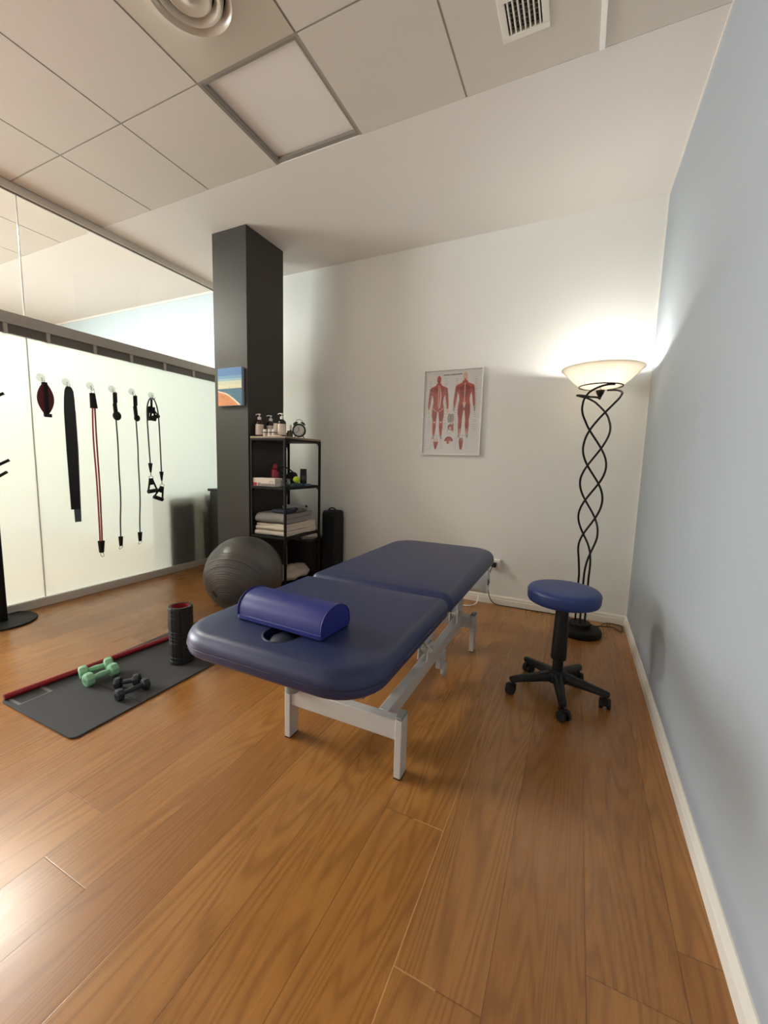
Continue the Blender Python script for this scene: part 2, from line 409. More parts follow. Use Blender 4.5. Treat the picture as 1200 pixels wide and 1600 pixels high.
# glass partition
GY0, GY1, SEAM = -2.42, -.001, -1.816
w1 = D.objects.new('window_1', None); COL.objects.link(w1); w1['kind'] = 'structure'; LOC[w1.name] = Vector((0, 0, 0))
def part(name, mb, mat, parent, **kw): return obj(name, mb, mat, parent=parent, **kw)
for a, b in ((GY0, SEAM - .003), (SEAM + .003, GY1)):
    part('clear_pane', MB().box(GX - .005, GX + .005, a, b, 2.14, 2.965), 'glass', w1, smooth=0)
    part('frosted_pane', MB().box(GX - .005, GX + .005, a, b, .055, 2.01), 'frost', w1, smooth=0)
part('glass_joint', MB().box(GX - .004, GX + .004, SEAM - .003, SEAM + .003, 2.14, 2.965).box(GX - .004, GX + .004, SEAM - .003, SEAM + .003, .055, 2.0), 'white_plastic', w1, smooth=0)
part('top_rail', MB().box(GX - .03, GX + .03, GY0, GY1, 2.962, H).box(GX - .008, GX + .012, GY0, GY1, 2.955, 2.962, 1), ['alu_pale', 'alu_dark'], w1, bevel=.002)
part('bottom_rail', MB().box(GX - .028, GX + .028, GY0, GY1, 0, .058).box(GX - .028, GX - .006, GY0, GY1, .058, .066).box(GX + .008, GX + .028, GY0, GY1, .058, .066), 'alu_pale', w1, bevel=.002)
mr = part('middle_rail', MB().box(GX - .03, GX + .03, GY0, GY1, 2.082, 2.146).box(GX - .034, GX + .034, GY0, GY1, 2.066, 2.082), 'alu', w1, bevel=.002)
part('rail_channel', MB().box(GX - .018, GX + .02, GY0, GY1, 2.012, 2.066).box(GX + .012, GX + .03, GY0, GY1, 2.000, 2.012), 'alu_dark', mr)
for y in (-1.944, -1.689, -1.361, -1.057, -.733, -.407, -2.25):
    part('rail_clip', MB().box(GX - .02, GX + .031, y - .012, y + .012, 2.0, 2.066), 'alu', mr, bevel=.002)

# ------------------------------------------------------------------ ceiling fittings
lp = thing('ceiling_light', 'square ceiling light panel with opal cover set flush among the tiles', 'light', (-1.965, -1.554, H))
fr = MB(); a, b = .299, .274
for (x0, x1, y0, y1) in ((-a, a, b, a), (-a, a, -a, -b), (-a, -b, -b, b), (b, a, -b, b)):
    fr.box(-1.965 + x0, -1.965 + x1, -1.554 + y0, -1.554 + y1, H + .006, H + .035)
part('frame', fr, 'alu_frame', lp, smooth=0)
part('diffuser', MB().box(-1.965 - .275, -1.965 + .275, -1.554 - .275, -1.554 + .275, H + .024, H + .033), 'diffuser_off', lp, smooth=0)
dv = thing('ceiling_diffuser', 'round cream air diffuser in a square ceiling plate', 'vent', (-1.965, -2.154, H))
dp = MB(); n = 48
sq = []
for i in range(n):
    a_ = 2 * pi * i / n; k = .295 / max(abs(cos(a_)), abs(sin(a_))); sq.append((-1.965 + k * cos(a_), -2.154 + k * sin(a_), H))
def rg(r, z): return [(-1.965 + r * cos(2 * pi * i / n), -2.154 + r * sin(2 * pi * i / n), H + z) for i in range(n)]
dp.rings([sq, rg(.20, 0), rg(.178, -.004), rg(.165, -.006), rg(.150, .006), rg(.140, .03)], cap0=False, cap1=False)
dm = M('cream_enamel', rgb(188, 180, 164), 0.28)
part('square_plate', dp, dm, dv)
rr = [(.135, .03), (.130, -.004), (.122, -.012), (.113, -.010), (.105, .004), (.098, .02)]
part('outer_cone', MB().rings([rg(r, z) for r, z in rr], cap0=False, cap1=False), dm, dv)
part('centre_cone', MB().rings([rg(r, z) for r, z in [(.09, .02), (.088, -.004), (.080, -.010), (.05, -.004), (.03, -.010), (.018, -.022), (.002, -.026)]], cap0=False), dm, dv)
part('duct', MB().rings([rg(.16, .04), rg(.001, .041)], cap0=False), 'vent_dark', dv)
vg = thing('vent_grille', 'small square white ceiling vent grille with dark slots', 'vent', (VX, VY, H))
fr = MB(); a, b = .095, .068
for (x0, x1, y0, y1) in ((-a, a, b, a), (-a, a, -a, -b), (-a, -b, -b, b), (b, a, -b, b)):
    fr.box(VX + x0, VX + x1, VY + y0, VY + y1, H - .006, H + .004)
part('frame', fr, 'skirting', vg, bevel=.002)
for i in range(7):
    x = VX - .068 + .136 * (i + .5) / 7 - .0
    part('slat', MB().box(x - .0028, x + .0028, VY - .068, VY + .068, H - .004, H + .012), 'skirting', vg, smooth=0)
rear = MB()
for i in range(7): rear.box(VX - .068, VX + .068, VY - .06 + i * .02 - .002, VY - .06 + i * .02 + .002, H + .016, H + .03)
part('rear_blades', rear, 'grey_plastic', vg, smooth=0)
part('duct', MB().box(VX - .071, VX + .071, VY - .071, VY + .071, H + .06, H + .065).box(VX - .0715, VX - .0695, VY - .071, VY + .071, H + .021, H + .06).box(VX + .0695, VX + .0715, VY - .071, VY + .071, H + .021, H + .06).box(VX - .07, VX + .07, VY - .0715, VY - .0695, H + .021, H + .06).box(VX - .07, VX + .07, VY + .0695, VY + .0715, H + .021, H + .06), 'vent_dark', vg, smooth=0)
# lit panel in the office next door (same grid)
ofl = thing('ceiling_light', 'lit square ceiling panel in the bright room beyond the glass', 'light', (-4.965, -2.154, H))
fr = MB(); a, b = .299, .278
for (x0, x1, y0, y1) in ((-a, a, b, a), (-a, a, -a, -b), (-a, -b, -b, b), (b, a, -b, b)):
    fr.box(-4.965 + x0, -4.965 + x1, -2.154 + y0, -2.154 + y1, H + .002, H + .03)
part('frame', fr, 'alu', ofl, smooth=0)
part('diffuser', MB().box(-4.965 - .279, -4.965 + .279, -2.154 - .279, -2.154 + .279, H + .014, H + .022), 'lamp_panel', ofl, smooth=0)

# ------------------------------------------------------------------ treatment table
TC = -1.193; TZ = .648; TT = .085
tb = thing('treatment_table', 'navy blue vinyl treatment table on a white steel frame', 'table', (TC, -1.735, 0))
def pad(y0, L, dirn, hw, R, r2=.035):
    def outline(ins, z):
        o = []
        cs = [(1, 1, R), (-1, 1, R), (-1, 0, r2), (1, 0, r2)]
        for (su, far, rad) in cs:
            q = max(rad - ins, .006); cx_ = su * (hw - ins - q); cv = (L - ins - q) if far else (ins + q)
            a0 = {(1, 1): 0, (-1, 1): pi / 2, (-1, 0): pi, (1, 0): 1.5 * pi}[(su, far)]
            for i in range(9):
                a = a0 + (pi / 2) * i / 8; o.append((TC + cx_ + q * cos(a), y0 + dirn * (cv + q * sin(a)), z))
        return o
    rs = []
    rb = .022
    for i in range(7):
        a = pi / 2 * i / 6; rs.append(outline(rb - rb * sin(a), TZ - TT + rb - rb * cos(a)))
    for z in (TZ - .055, TZ - .048): rs.append(outline(0, z))
    rt = .042
    for i in range(1, 9):
        a = pi / 2 * i / 8; rs.append(outline(rt - rt * cos(a), TZ - .004 - rt + rt * sin(a)))
    rs.append(outline(.075, TZ - .0015)); rs.append(outline(.12, TZ)); 
    return MB().rings(rs)
part('leg_cushion', pad(-1.907, 1.092, 1, .350, .16), 'vinyl', tb, smooth=50)
hc = part('head_cushion', pad(-1.921, .735, -1, .352, .14), 'vinyl', tb, smooth=50)
# breathing hole cut into the head cushion
HCX, HCY = -1.195, -2.515
cut = obj('cutter', MB().prism([(HCX + .062 * cos(2 * pi * i / 40), HCY + .07 * sin(2 * pi * i / 40)) for i in range(40)], TZ - .05, TZ + .05), 'vinyl_dark', smooth=0)
bo = hc.modifiers.new('hole', 'BOOLEAN'); bo.operation = 'DIFFERENCE'; bo.object = cut; bo.solver = 'EXACT'
dg = bpy.context.evaluated_depsgraph_get()
nm = D.meshes.new_from_object(hc.evaluated_get(dg)); hc.modifiers.clear(); hc.data = nm; nm.name = 'head_cushion'
nm.shade_smooth(); nm.set_sharp_from_angle(angle=radians(50))
D.objects.remove(cut)
part('face_hole_rim', MB().torus((HCX, HCY, TZ - .004), 1, .0045, 40, 8, sc=(.062, .070)), 'vinyl_dark', hc)
plug = MB().ball((HCX, HCY, TZ - .036), 1, 0, 16, sc=(.054, .060, .03))
part('face_hole_plug', plug, 'vinyl_dark', hc)
def seam_loop(y0, L, dirn, hw, R):
    pts = []
    for su, far, rad, a0 in ((1, 1, R, 0), (-1, 1, R, pi / 2), (-1, 0, .035, pi), (1, 0, .035, 1.5 * pi)):
        for i in range(9):
            a = a0 + pi / 2 * i / 8
            pts.append((TC + su * (hw - rad) + (rad + .0005) * cos(a), y0 + dirn * ((L - rad if far else rad) + (rad + .0005) * sin(a)), TZ - .052))
    return MB().tube(pts, .0022, 6, closed=True)
part('piping', seam_loop(-1.921, .735, -1, .352, .14), 'vinyl_dark', hc)
part('piping', seam_loop(-1.907, 1.092, 1, .350, .16), 'vinyl_dark', tb)
def leg(x, y): return MB().box(x - .014, x + .014, y - .029, y + .029, .004, .236)
for x in (-1.450, -.941):
    for y in (-2.157, -.982):
        l = part('leg', leg(x, y), 'white_metal', tb, bevel=.003)
        part('end_cap', MB().box(x - .0145, x + .0145, y - .0295, y + .0295, .236, .249), 'grey_plastic', l, bevel=.004)
        part('foot_pad', MB().box(x - .0135, x + .0135, y - .0285, y + .0285, 0, .004), 'black', l, smooth=0)
        if x < -1.2 and y < -2: part('height_adjuster', MB().cyl((x + .026, y - .030, .222), (x + .026, y - .030, .250), .029, 28), 'grey_plastic', l)
for y in (-2.157, -.982): part('crossbar', MB().box(-1.436, -.955, y - .021, y + .021, .150, .228), 'white_metal', tb, bevel=.003)
for x in (TC + .168, TC - .168):
    part('base_rail', MB().box(x - .021, x + .021, -2.136, -1.003, .165, .2285), 'white_metal', tb, bevel=.003)
    for y in (-1.13, -1.66):
        br = MB()
        for e in (-.026, .020): br.prism([(y - .045, .236), (y + .045, .236), (y + .03, .315), (y - .03, .315)], x + e, x + e + .006, T=Matrix(((0, 0, 1, 0), (1, 0, 0, 0), (0, 1, 0, 0), (0, 0, 0, 1))))
        br.cyl((x - .034, y, .292), (x + .034, y, .292), .010, 16)
        part('pivot_bracket', br, 'white_metal', tb)
    for y in (-1.13, -1.66):
        T = TR(x, y, .292) @ RX(radians(38))
        part('lift_arm', MB().box(-.016, .016, -.03, .36, -.02, .02, T=T), 'white_metal', tb, bevel=.003)
    part('cushion_rail', MB().box(x - .018, x + .018, -2.45, -.98, .525, .562), 'white_metal', tb, bevel=.003)
    part('upright_plate', MB().box(x - .024, x + .024, -1.052, -1.040, .236, .53).box(x + .018, x + .024, -1.16, -1.04, .236, .53), 'white_metal', tb, bevel=.002)
for y in (-2.40, -1.90, -1.0): part('top_crossbar', MB().box(TC - .19, TC + .19, y - .015, y + .015, .528, .560), 'white_metal', tb, bevel=.003)
part('actuator', MB().cyl((TC, -2.0, .235), (TC, -1.72, .36), .027, 20).cyl((TC, -1.72, .36), (TC, -1.40, .50), .014, 16).box(TC - .04, TC + .04, -2.06, -1.96, .19, .27), 'grey_plastic', tb, bevel=.003)
part('release_lever', MB().cyl((TC + .15, -1.78, .40), (TC + .225, -1.79, .345), .005, 10).cyl((TC + .225, -1.79, .345), (TC + .243, -1.793, .332), .008, 12), 'chrome', tb)
cs = part('transport_castor', MB().box(TC + .172, TC + .20, -1.50, -1.40, .10, .172).cyl((TC + .196, -1.45, .085), (TC + .216, -1.45, .085), .038, 24), 'white_metal', tb, bevel=.003)

bl = thing('bolster_cushion', 'royal blue half round bolster lying across the navy table', 'cushion', (-1.22, -2.43, TZ))
def bolster():
    T = TR(-1.225, -2.437, TZ + .003) @ RZ(radians(-3)); L = .172; hw = .077; h = .086
    prof = [(-hw, .002), (-hw, .014)]
    for i in range(15):
        a = pi - pi * i / 14; prof.append((hw * .97 * cos(a) * (1 if True else 1), .016 + (h - .016) * sin(a) ** .75))
    prof += [(hw, .014), (hw, .002)]
    rs = []
    for x, k in ((-L, .965), (-L + .004, .99), (-L + .012, 1), (-.06, 1.0), (.06, 1.0), (L - .012, 1), (L - .004, .99), (L, .965)):
        rs.append([(x, p[0] * k, (p[1] - .03) * k + .03 if p[1] > .01 else p[1]) for p in prof])
    return T, rs, prof
T, rs, prof = bolster()
bc = part('cover', MB().rings(rs, T=T, cap0=False, cap1=False), 'vinyl_royal', bl, smooth=40)
for s in (-1, 1):
    e = rs[0] if s < 0 else rs[-1]
    part('end_panel', MB().add([(s * .1722, p[1], p[2]) for p in e], [tuple(range(len(e)))], T=T), 'vinyl_royal', bl, smooth=0)
    part('piping', MB().tube([(s * .1705, p[1] * 1.015, p[2] * 1.01) for p in rs[2]][1:-1], .0025, 6, T=T), 'vinyl_royal', bl)
part('underside', MB().box(-.165, .165, -.074, .074, 0, .004, T=T), 'black_matte', bl, smooth=0)

# paper roll hanging under the foot end of the table
pr = thing('paper_roll', 'white couch paper roll hanging under the foot end of the table', 'paper', (-1.162, -.725, .31))
part('roll', MB().lathe([(.024, -.25), (.076, -.25), (.076, .25), (.024, .25)], 40, T=TR(-1.162, -.725, .386) @ RY(pi / 2), cap0=False, cap1=False), 'paper', pr)
part('core', MB().lathe([(.019, -.252), (.024, -.252), (.024, .252), (.019, .252)], 24, T=TR(-1.162, -.725, .386) @ RY(pi / 2), cap0=False, cap1=False), 'grey_plastic', pr)
part('hanger', MB().tube([(-1.424, -.86, .563), (-1.424, -.725, .386), (-.900, -.725, .386), (-.900, -.86, .563)], .005, 8), 'white_metal', pr)

# ------------------------------------------------------------------ stool
SX, SY = -.434, -1.268
st = thing('rolling_stool', 'round blue vinyl stool on a black five star castor base', 'stool', (SX, SY, 0))
Ts = TR(SX, SY, 0)
sp_ = [(r_, z_ + .063) for r_, z_ in [(.02, .435), (.158, .435), (.168, .440), (.173, .452), (.174, .480), (.171, .496), (.162, .505), (.14, .510), (.08, .5125), (.002, .513)]]
se = part('seat', MB().lathe(sp_, 48, T=Ts), 'vinyl_stool', st, smooth=60)
part('seat_seam', MB().torus((SX, SY, .550), .1735, .0018, 48, 6), 'vinyl_stool', se)
part('seat_plate', MB().lathe([(.09, .488), (.09, .499), (.03, .499)], 24, T=Ts), 'black', st)
part('column_cover', MB().lathe([(.036, .195), (.038, .200), (.035, .33), (.030, .488)], 28, T=Ts), 'black', st)
part('gas_spring', MB().lathe([(.026, .085), (.026, .24)], 24, T=Ts), 'black_metal', st)
part('hub', MB().lathe([(.05, .075), (.052, .085), (.046, .125), (.034, .135), (.002, .136)], 28, T=Ts), 'black', st)
for i in range(5):
    a = radians(63 + 72 * i); T = Ts @ RZ(a)
    rs = []
    for x, w, zb, zt in ((.03, .024, .080, .128), (.10, .021, .078, .116), (.19, .018, .072, .100), (.232, .017, .068, .092), (.245, .012, .072, .088)):
        rs.append([(x, -w, zb), (x, w, zb), (x, w, zt - .008), (x, w * .6, zt), (x, -w * .6, zt), (x, -w, zt - .008)])
    part('base_arm', MB().rings(rs, T=T), 'black', st, smooth=50)
    Tc = Ts @ RZ(a) @ TR(.228, 0, 0) @ RZ(radians(35 + 61 * i))
    ca = part('castor', MB().cyl((0, 0, .045), (0, 0, .075), .008, 10, T=Tc).box(-.026, .016, -.010, .010, .022, .056, T=Tc), 'black', st, bevel=.003)
    for s in (-1, 1):
        part('wheel', MB().lathe([(.012, -.009), (.024, -.008), (.026, -.004), (.026, .004), (.024, .008), (.012, .009)], 22, T=Tc @ TR(-.012, s * .017, .026) @ RX(pi / 2)), 'rubber', ca)

# ------------------------------------------------------------------ floor lamp
LX, LY = -.322, -.33
la = thing('floor_lamp', 'tall black twisted rod floor lamp with lit ribbed glass bowl', 'lamp', (LX, LY, 0))
Tl = TR(LX, LY, 0)
part('base', MB().lathe([(.142, 0), (.145, .006), (.145, .030), (.138, .042), (.12, .047), (.078, .05), (.074, .052), (.073, .078), (.068, .084), (.002, .085)], 48, T=Tl), 'black_metal', la)
def strand(i):
    pts = []
    def th(z):
        if z < .42: zz = .52
        elif z < .66: zz = .52 + .5 * (z - .42) ** 2 / .24 + 0.0
        else: zz = z - .02
        return pi + 2 * pi * (zz - 1.535) / .715 + radians(120) * i
    def rad(z):
        k = [(.05, .036), (.42, .036), (.55, .045), (.70, .060), (.85, .068), (1.1, .076), (1.35, .074), (1.5, .084), (1.60, .108), (1.66, .128)]
        for (z0, r0), (z1, r1) in zip(k, k[1:]):
            if z <= z1:
                t = max(0, (z - z0) / (z1 - z0)); return r0 + (r1 - r0) * t
        return .128
    z = .06
    while z < 1.66:
        a = th(z); r = rad(z); pts.append((LX + r * cos(a), LY + r * sin(a), z)); z += .02
    a = th(1.66)
    for k in range(1, 15):
        t = k / 14
        if i == 2:      # this rod loops in to carry the finial
            aa = a + radians(150) * t; r = .128 + .012 * sin(pi * t) - (.128) * max(0, (t - .45) / .55); zz = 1.66 + .018 * sin(pi * min(1, t * 1.4)) - .016 * t
        else:
            aa = a + radians(75) * t; r = .128 + .006 * sin(pi * t) - .004 * t; zz = 1.66 + .054 * (1 - (1 - t) ** 2)
        pts.append((LX + r * cos(aa), LY + r * sin(aa), zz))
    return smoothpath(pts, 2)
for i in range(3): part('twisted_rod', MB().tube(strand(i), .0068, 10), 'black_metal', la)
part('support_ring', MB().torus((LX, LY, 1.720), .132, .0042, 56, 8), 'black_metal', la)
part('finial', MB().lathe([(.006, 1.636), (.008, 1.645), (.012, 1.655), (.022, 1.675), (.027, 1.690), (.027, 1.696), (.004, 1.697)], 24, T=Tl), 'black_metal', la)
part('bulb_socket', MB().lathe([(.010, 1.69), (.010, 1.715), (.017, 1.72), (.017, 1.752), (.012, 1.756)], 20, T=Tl), 'white_plastic', la)
def flute(a, r, z): return 1 + (.011 * cos(a * 30) if .135 < r < .215 else 0)
so = [(.012, 1.708), (.06, 1.710), (.105, 1.714), (.130, 1.722), (.150, 1.738), (.170, 1.757), (.190, 1.778), (.207, 1.796), (.218, 1.803), (.228, 1.812), (.240, 1.826), (.250, 1.832)]
si = [(.250, 1.836), (.240, 1.833), (.224, 1.817), (.204, 1.802), (.186, 1.783), (.166, 1.762), (.146, 1.743), (.126, 1.727), (.10, 1.719), (.06, 1.715), (.012, 1.713)]
part('glass_shade', MB().lathe(so + si, 240, T=Tl, cap0=False, cap1=False, mod=flute), 'shade', la, smooth=40)
part('bulb', MB().ball((LX, LY, 1.786), .027, 0, 14, sc=(1, 1, 1.05)), 'bulb', la)
part('power_cord', MB().tube(smoothpath([(LX + .06, LY - .02, .06), (LX + .12, LY + .10, .03), (-.14, -.06, .012), (-.07, -.04, .008), (-.03, -.06, .006), (-.045, -.17, .006), (-.09, -.12, .008), (-.15, -.16, .02), (LX + .1, LY + .06, .05)], 8), .004, 8), 'cable', la)

# ------------------------------------------------------------------ wall socket and table cable
ws = thing('wall_socket', 'white wall socket with a black plug low on the back wall', 'socket', (-.985, 0, .35))
part('box', MB().box(-1.022, -.948, -.040, 0, .312, .392), 'white_plastic', ws, bevel=.005)
part('cover_plate', MB().box(-1.015, -.955, -.043, -.039, .318, .386), 'white_plastic', ws, bevel=.002)
pg = thing('power_cable', 'thin dark power cable with black plug running along the skirting', 'cable', (-1.0, -.06, 0))
part('plug', MB().box(-1.010, -.972, -.085, -.043, .335, .372), 'black', pg, bevel=.004)
part('cord', MB().tube(smoothpath([(-.992, -.083, .353), (-1.012, -.10, .30), (-1.020, -.10, .20), (-1.015, -.085, .10), (-.985, -.06, .03), (-.93, -.045, .008), (-.82, -.035, .006), (-.66, -.035, .006), (-.52, -.03, .006), (-.40, -.04, .006), (-.36, -.16, .006)], 8), .0038, 8), 'cable', pg)
wc = obj('flex_cable', MB().tube(smoothpath([(-1.10, -.07, .30), (-1.10, -.08, .10), (-1.11, -.12, .02), (-1.16, -.18, .006), (-1.26, -.18, .006), (-1.32, -.10, .006)], 8), .005, 8), 'white_plastic', loc=(-1.1, -.1, 0))
tag(wc, 'white flex looping to the floor behind the foot end of the table', 'cable')

# ------------------------------------------------------------------ anatomy poster
px0, px1, pz0, pz1 = -1.694, -1.174, 1.256, 1.981
po = thing('framed_poster', 'white framed chart of two red muscle figures on the back wall', 'poster', ((px0 + px1) / 2, 0, pz0))
fr = MB()
for (x0, x1, z0, z1) in ((px0, px1, pz1 - .011, pz1), (px0, px1, pz0, pz0 + .011), (px0, px0 + .011, pz0 + .011, pz1 - .011), (px1 - .011, px1, pz0 + .011, pz1 - .011)): fr.box(x0, x1, -.026, 0, z0, z1)
part('frame', fr, 'frame_white', po, bevel=.0015)
def pp(x, y):   # chart coordinates (0..1 across, 0..1 down) to the wall
    return (px0 + .011 + (.498) * x, pz1 - .011 - .703 * y)
pm = MB(); mats = ['print_bg', 'p_red', 'p_dred', 'p_pink', 'p_grey', 'p_brown', 'p_ink', 'p_faint']
pm.box(px0 + .01, px1 - .01, -.008, -.004, pz0 + .01, pz1 - .01)
lay = [0]
def poly(pts, m):
    lay[0] += 1; y = -.0082 - lay[0] * 1.5e-5
    pm.add([(pp(a, b)[0], y, pp(a, b)[1]) for a, b in pts], [tuple(range(len(pts)))], m)
def ell(cx, cy, rx, ry, m, n=20, a0=0, a1=2 * pi): poly([(cx + rx * cos(a0 + (a1 - a0) * i / n), cy + ry * sin(a0 + (a1 - a0) * i / n)) for i in range(n)], m)
def limb(p, m):
    L_, R_ = [], []
    for i, (x, y, w) in enumerate(p):
        a = p[max(i - 1, 0)]; b = p[min(i + 1, len(p) - 1)]; dx, dy = (b[0] - a[0]) * .7, b[1] - a[1]; l = sqrt(dx * dx + dy * dy) or 1
        nx, ny = dy / l, -dx / l * .7
        L_.append((x + nx * w, y + ny * w)); R_.append((x - nx * w, y - ny * w))
    poly(L_ + R_[::-1], m)
def figure(cx, top, back):
    def q(x, y): return (cx + x, top + y)
    halo = 3
    def body(g, mt, mh):
        ell(cx, top + .048, .034 + g, .045 + g, mh)
        poly([q(-.035 - g, .09), q(.035 + g, .09), q(.05 + g, .115), q(.125 + g, .14), q(.135 + g, .2), q(.095 + g, .26), q(.085 + g, .32), q(.105 + g, .385), q(.10 + g, .44), q(-.10 - g, .44), q(-.105 - g, .385), q(-.085 - g, .32), q(-.095 - g, .26), q(-.135 - g, .2), q(-.125 - g, .14), q(-.05 - g, .115)], mt)
        for s in (-1, 1):
            limb([(cx + s * .125, top + .15, .030 + g), (cx + s * .148, top + .24, .026 + g), (cx + s * .155, top + .28, .022 + g), (cx + s * .165, top + .34, .021 + g), (cx + s * .172, top + .40, .013 + g)], mt)
            limb([(cx + s * .057, top + .40, .048 + g), (cx + s * .062, top + .47, .046 + g), (cx + s * .06, top + .55, .030 + g), (cx + s * .062, top + .62, .031 + g), (cx + s * .064, top + .69, .020 + g), (cx + s * .066, top + .735, .013 + g)], mt)
    body(.008, 3, 3); body(0, 1, 1 if not back else 3)
    for s in (-1, 1):
        ell(cx + s * .116, top + .168, .036, .034, 1)
        limb([(cx + s * .173, top + .395, .014), (cx + s * .178, top + .425, .016), (cx + s * .176, top + .455, .008)], 4 if back else 3)
        limb([(cx + s * .066, top + .72, .016), (cx + s * .074, top + .75, .020), (cx + s * .076, top + .765, .016)], 4)
        limb([(cx + s * .03, top + .42, .012), (cx + s * .045, top + .48, .016), (cx + s * .05, top + .55, .006)], 2)
        limb([(cx + s * .078, top + .42, .010), (cx + s * .085, top + .48, .012), (cx + s * .078, top + .53, .006)], 2)
        limb([(cx + s * .128, top + .16, .012), (cx + s * .15, top + .24, .010), (cx + s * .155, top + .28, .004)], 2)
        limb([(cx + s * .05, top + .60, .010), (cx + s * .056, top + .65, .012), (cx + s * .06, top + .69, .004)], 2)
        if not back:
            ell(cx + s * .052, top + .175, .042, .030, 2); ell(cx + s * .06, top + .558, .018, .012, 3)
            limb([(cx + s * .075, top + .23, .006), (cx + s * .07, top + .30, .008), (cx + s * .05, top + .36, .004)], 2)
            limb([(cx + s * .10, top + .385, .004), (cx + s * .05, top + .42, .004), (cx, top + .435, .004)], 3)
        else:
            poly([q(s * .012, .13), q(s * .10, .17), q(s * .07, .25), q(s * .014, .30)], 2)
            ell(cx + s * .05, top + .405, .038, .036, 2); limb([(cx + s * .06, top + .66, .006), (cx + s * .065, top + .73, .005)], 3)
    limb([(cx, top + .115, .006), (cx, top + .25, .006), (cx, top + .37, .008)], 3)
    if not back:
        limb([(cx + .025, top + .14, .006), (cx + .04, top + .24, .012), (cx + .03, top + .36, .012), (cx + .01, top + .40, .006)], 3)
        for k in range(4): limb([(cx - .03, top + .245 + .03 * k, .002), (cx + .005, top + .245 + .03 * k, .002)], 2)
        ell(cx, top + .075, .02, .012, 2)
    else:
        poly([q(-.03, .345), q(.03, .345), q(.012, .40), q(0, .415), q(-.012, .40)], 3); ell(cx, top + .03, .028, .026, 3); limb([(cx, top + .07, .012), (cx, top + .12, .015)], 1)
figure(.255, .055, False); figure(.715, .035, True)
# small studies
ell(.462, .565, .030, .058, 4); ell(.520, .565, .030, .058, 4); limb([(.491, .515, .006), (.491, .64, .006)], 5)
ell(.491, .675, .05, .035, 5); ell(.470, .66, .022, .015, 2); ell(.488, .685, .018, .018, 3); limb([(.53, .63, .012), (.535, .70, .014), (.515, .725, .006)], 5)
for s in (-1, 1): limb([(.491 + s * .045, .70, .006), (.491 + s * .05, .735, .005)], 4)
ell(.47, .845, .078, .058, 2, 16, pi, 2 * pi + .2); ell(.47, .845, .055, .04, 1, 16, pi, 2 * pi + .2); limb([(.46, .83, .02), (.455, .875, .022)], 1); limb([(.485, .84, .012), (.49, .875, .012)], 3)
for k in range(4): limb([(.20 + .022 * k, .80, .007), (.205 + .02 * k, .845, .008)], 3)
poly([(.19, .85), (.285, .85), (.265, .91), (.245, .945), (.225, .945), (.205, .91)], 1); limb([(.237, .86, .012), (.237, .94, .01)], 2)
limb([(.69, .805, .032), (.688, .85, .036), (.690, .90, .030), (.690, .945, .016)], 1); limb([(.675, .86, .010), (.68, .93, .008)], 2); limb([(.70, .81, .02), (.70, .835, .018)], 4)
# heading and captions, too small to be legible: rows of short ink strokes
x = .335
for w, g in ((.0125, .003),) * 6 + ((.0125, .014),) + ((.0115, .003),) * 6 + ((.0115, .014),) + ((.0125, .003),) * 6:
    poly([(x, .046 - (x - .335) * .012), (x + w, .046 - (x - .335) * .012), (x + w, .058 - (x - .335) * .012), (x, .058 - (x - .335) * .012)], 6); x += w + g
rng = random.Random(3)
for (x0, y0, y1, sgn) in ((.36, .09, .72, 1), (.075, .12, .70, 1), (.545, .10, .74, 1), (.88, .09, .74, 1)):
    y = y0
    while y < y1:
        w = rng.uniform(.03, .065); limb([(x0, y, .003), (x0 + w, y, .003)], 7); y += rng.uniform(.018, .04)
for (x0, y, w) in ((.165, .775, .15), (.62, .775, .19), (.45, .75, .05), (.46, .49, .05), (.05, .945, .10)): limb([(x0, y, .003), (x0 + w, y, .003)], 7)
for k in range(7):
    for x0 in (.13, .31, .57, .76): limb([(x0, .81 + k * .02, .0018), (x0 + .045, .81 + k * .02, .0018)], 7)
part('anatomical_print', pm, mats, po, smooth=0)
part('glazing', MB().box(px0 + .010, px1 - .010, -.014, -.012, pz0 + .010, pz1 - .010), 'picture_glass', po, smooth=0)

# ------------------------------------------------------------------ beach painting on the pillar
cx0, cx1, cz0, cz1 = -3.231, -2.962, 1.615, 1.924
ca = thing('canvas_painting', 'small canvas of a sandy beach and sea hung on the dark pillar', 'painting', ((cx0 + cx1) / 2, PY0, cz0))
part('canvas', MB().box(cx0, cx1, PY0 - .030, PY0, cz0, cz1), 'edge', ca, bevel=.003)
im = MB(); yk = PY0 - .0303
def ip(a, b): return (cx0 + .002 + (cx1 - cx0 - .004) * a, cz0 + .002 + (cz1 - cz0 - .004) * b)
def ipoly(pts, m, l=0): im.add([(ip(a, b)[0], yk - l * 2e-5, ip(a, b)[1]) for a, b in pts], [tuple(range(len(pts)))], m)
bands = [1, .90, .80, .72, .66, .56, .45]
for i in range(6): ipoly([(0, bands[i + 1]), (1, bands[i + 1]), (1, bands[i]), (0, bands[i])], [0, 0, 1, 2, 3, 4][i])
ipoly([(0, 0), (1, 0), (1, .455), (0, .455)], 5)
for k in range(16):
    y = .10 + .33 * random.random(); x = max(0, (.42 - y) * 2.2) + random.random() * .4; w = .08 + .16 * random.random()
    if x + w < .97 and x > .05: ipoly([(x, y), (x + w, y + .006), (x + w * .8, y + .02), (x + w * .2, y + .014)], 6, 1)
shore = [(0, .415), (.10, .385), (.22, .365), (.36, .335), (.50, .275), (.64, .20), (.78, .115), (.90, .045), (.95, 0)]
ipoly([(0, 0)] + [(0, .415)] + shore[1:], 7, 2)
ipoly([(0, 0), (0, .385), (.10, .355), (.22, .338), (.34, .305), (.48, .245), (.61, .17), (.74, .09), (.86, 0)], 8, 3)
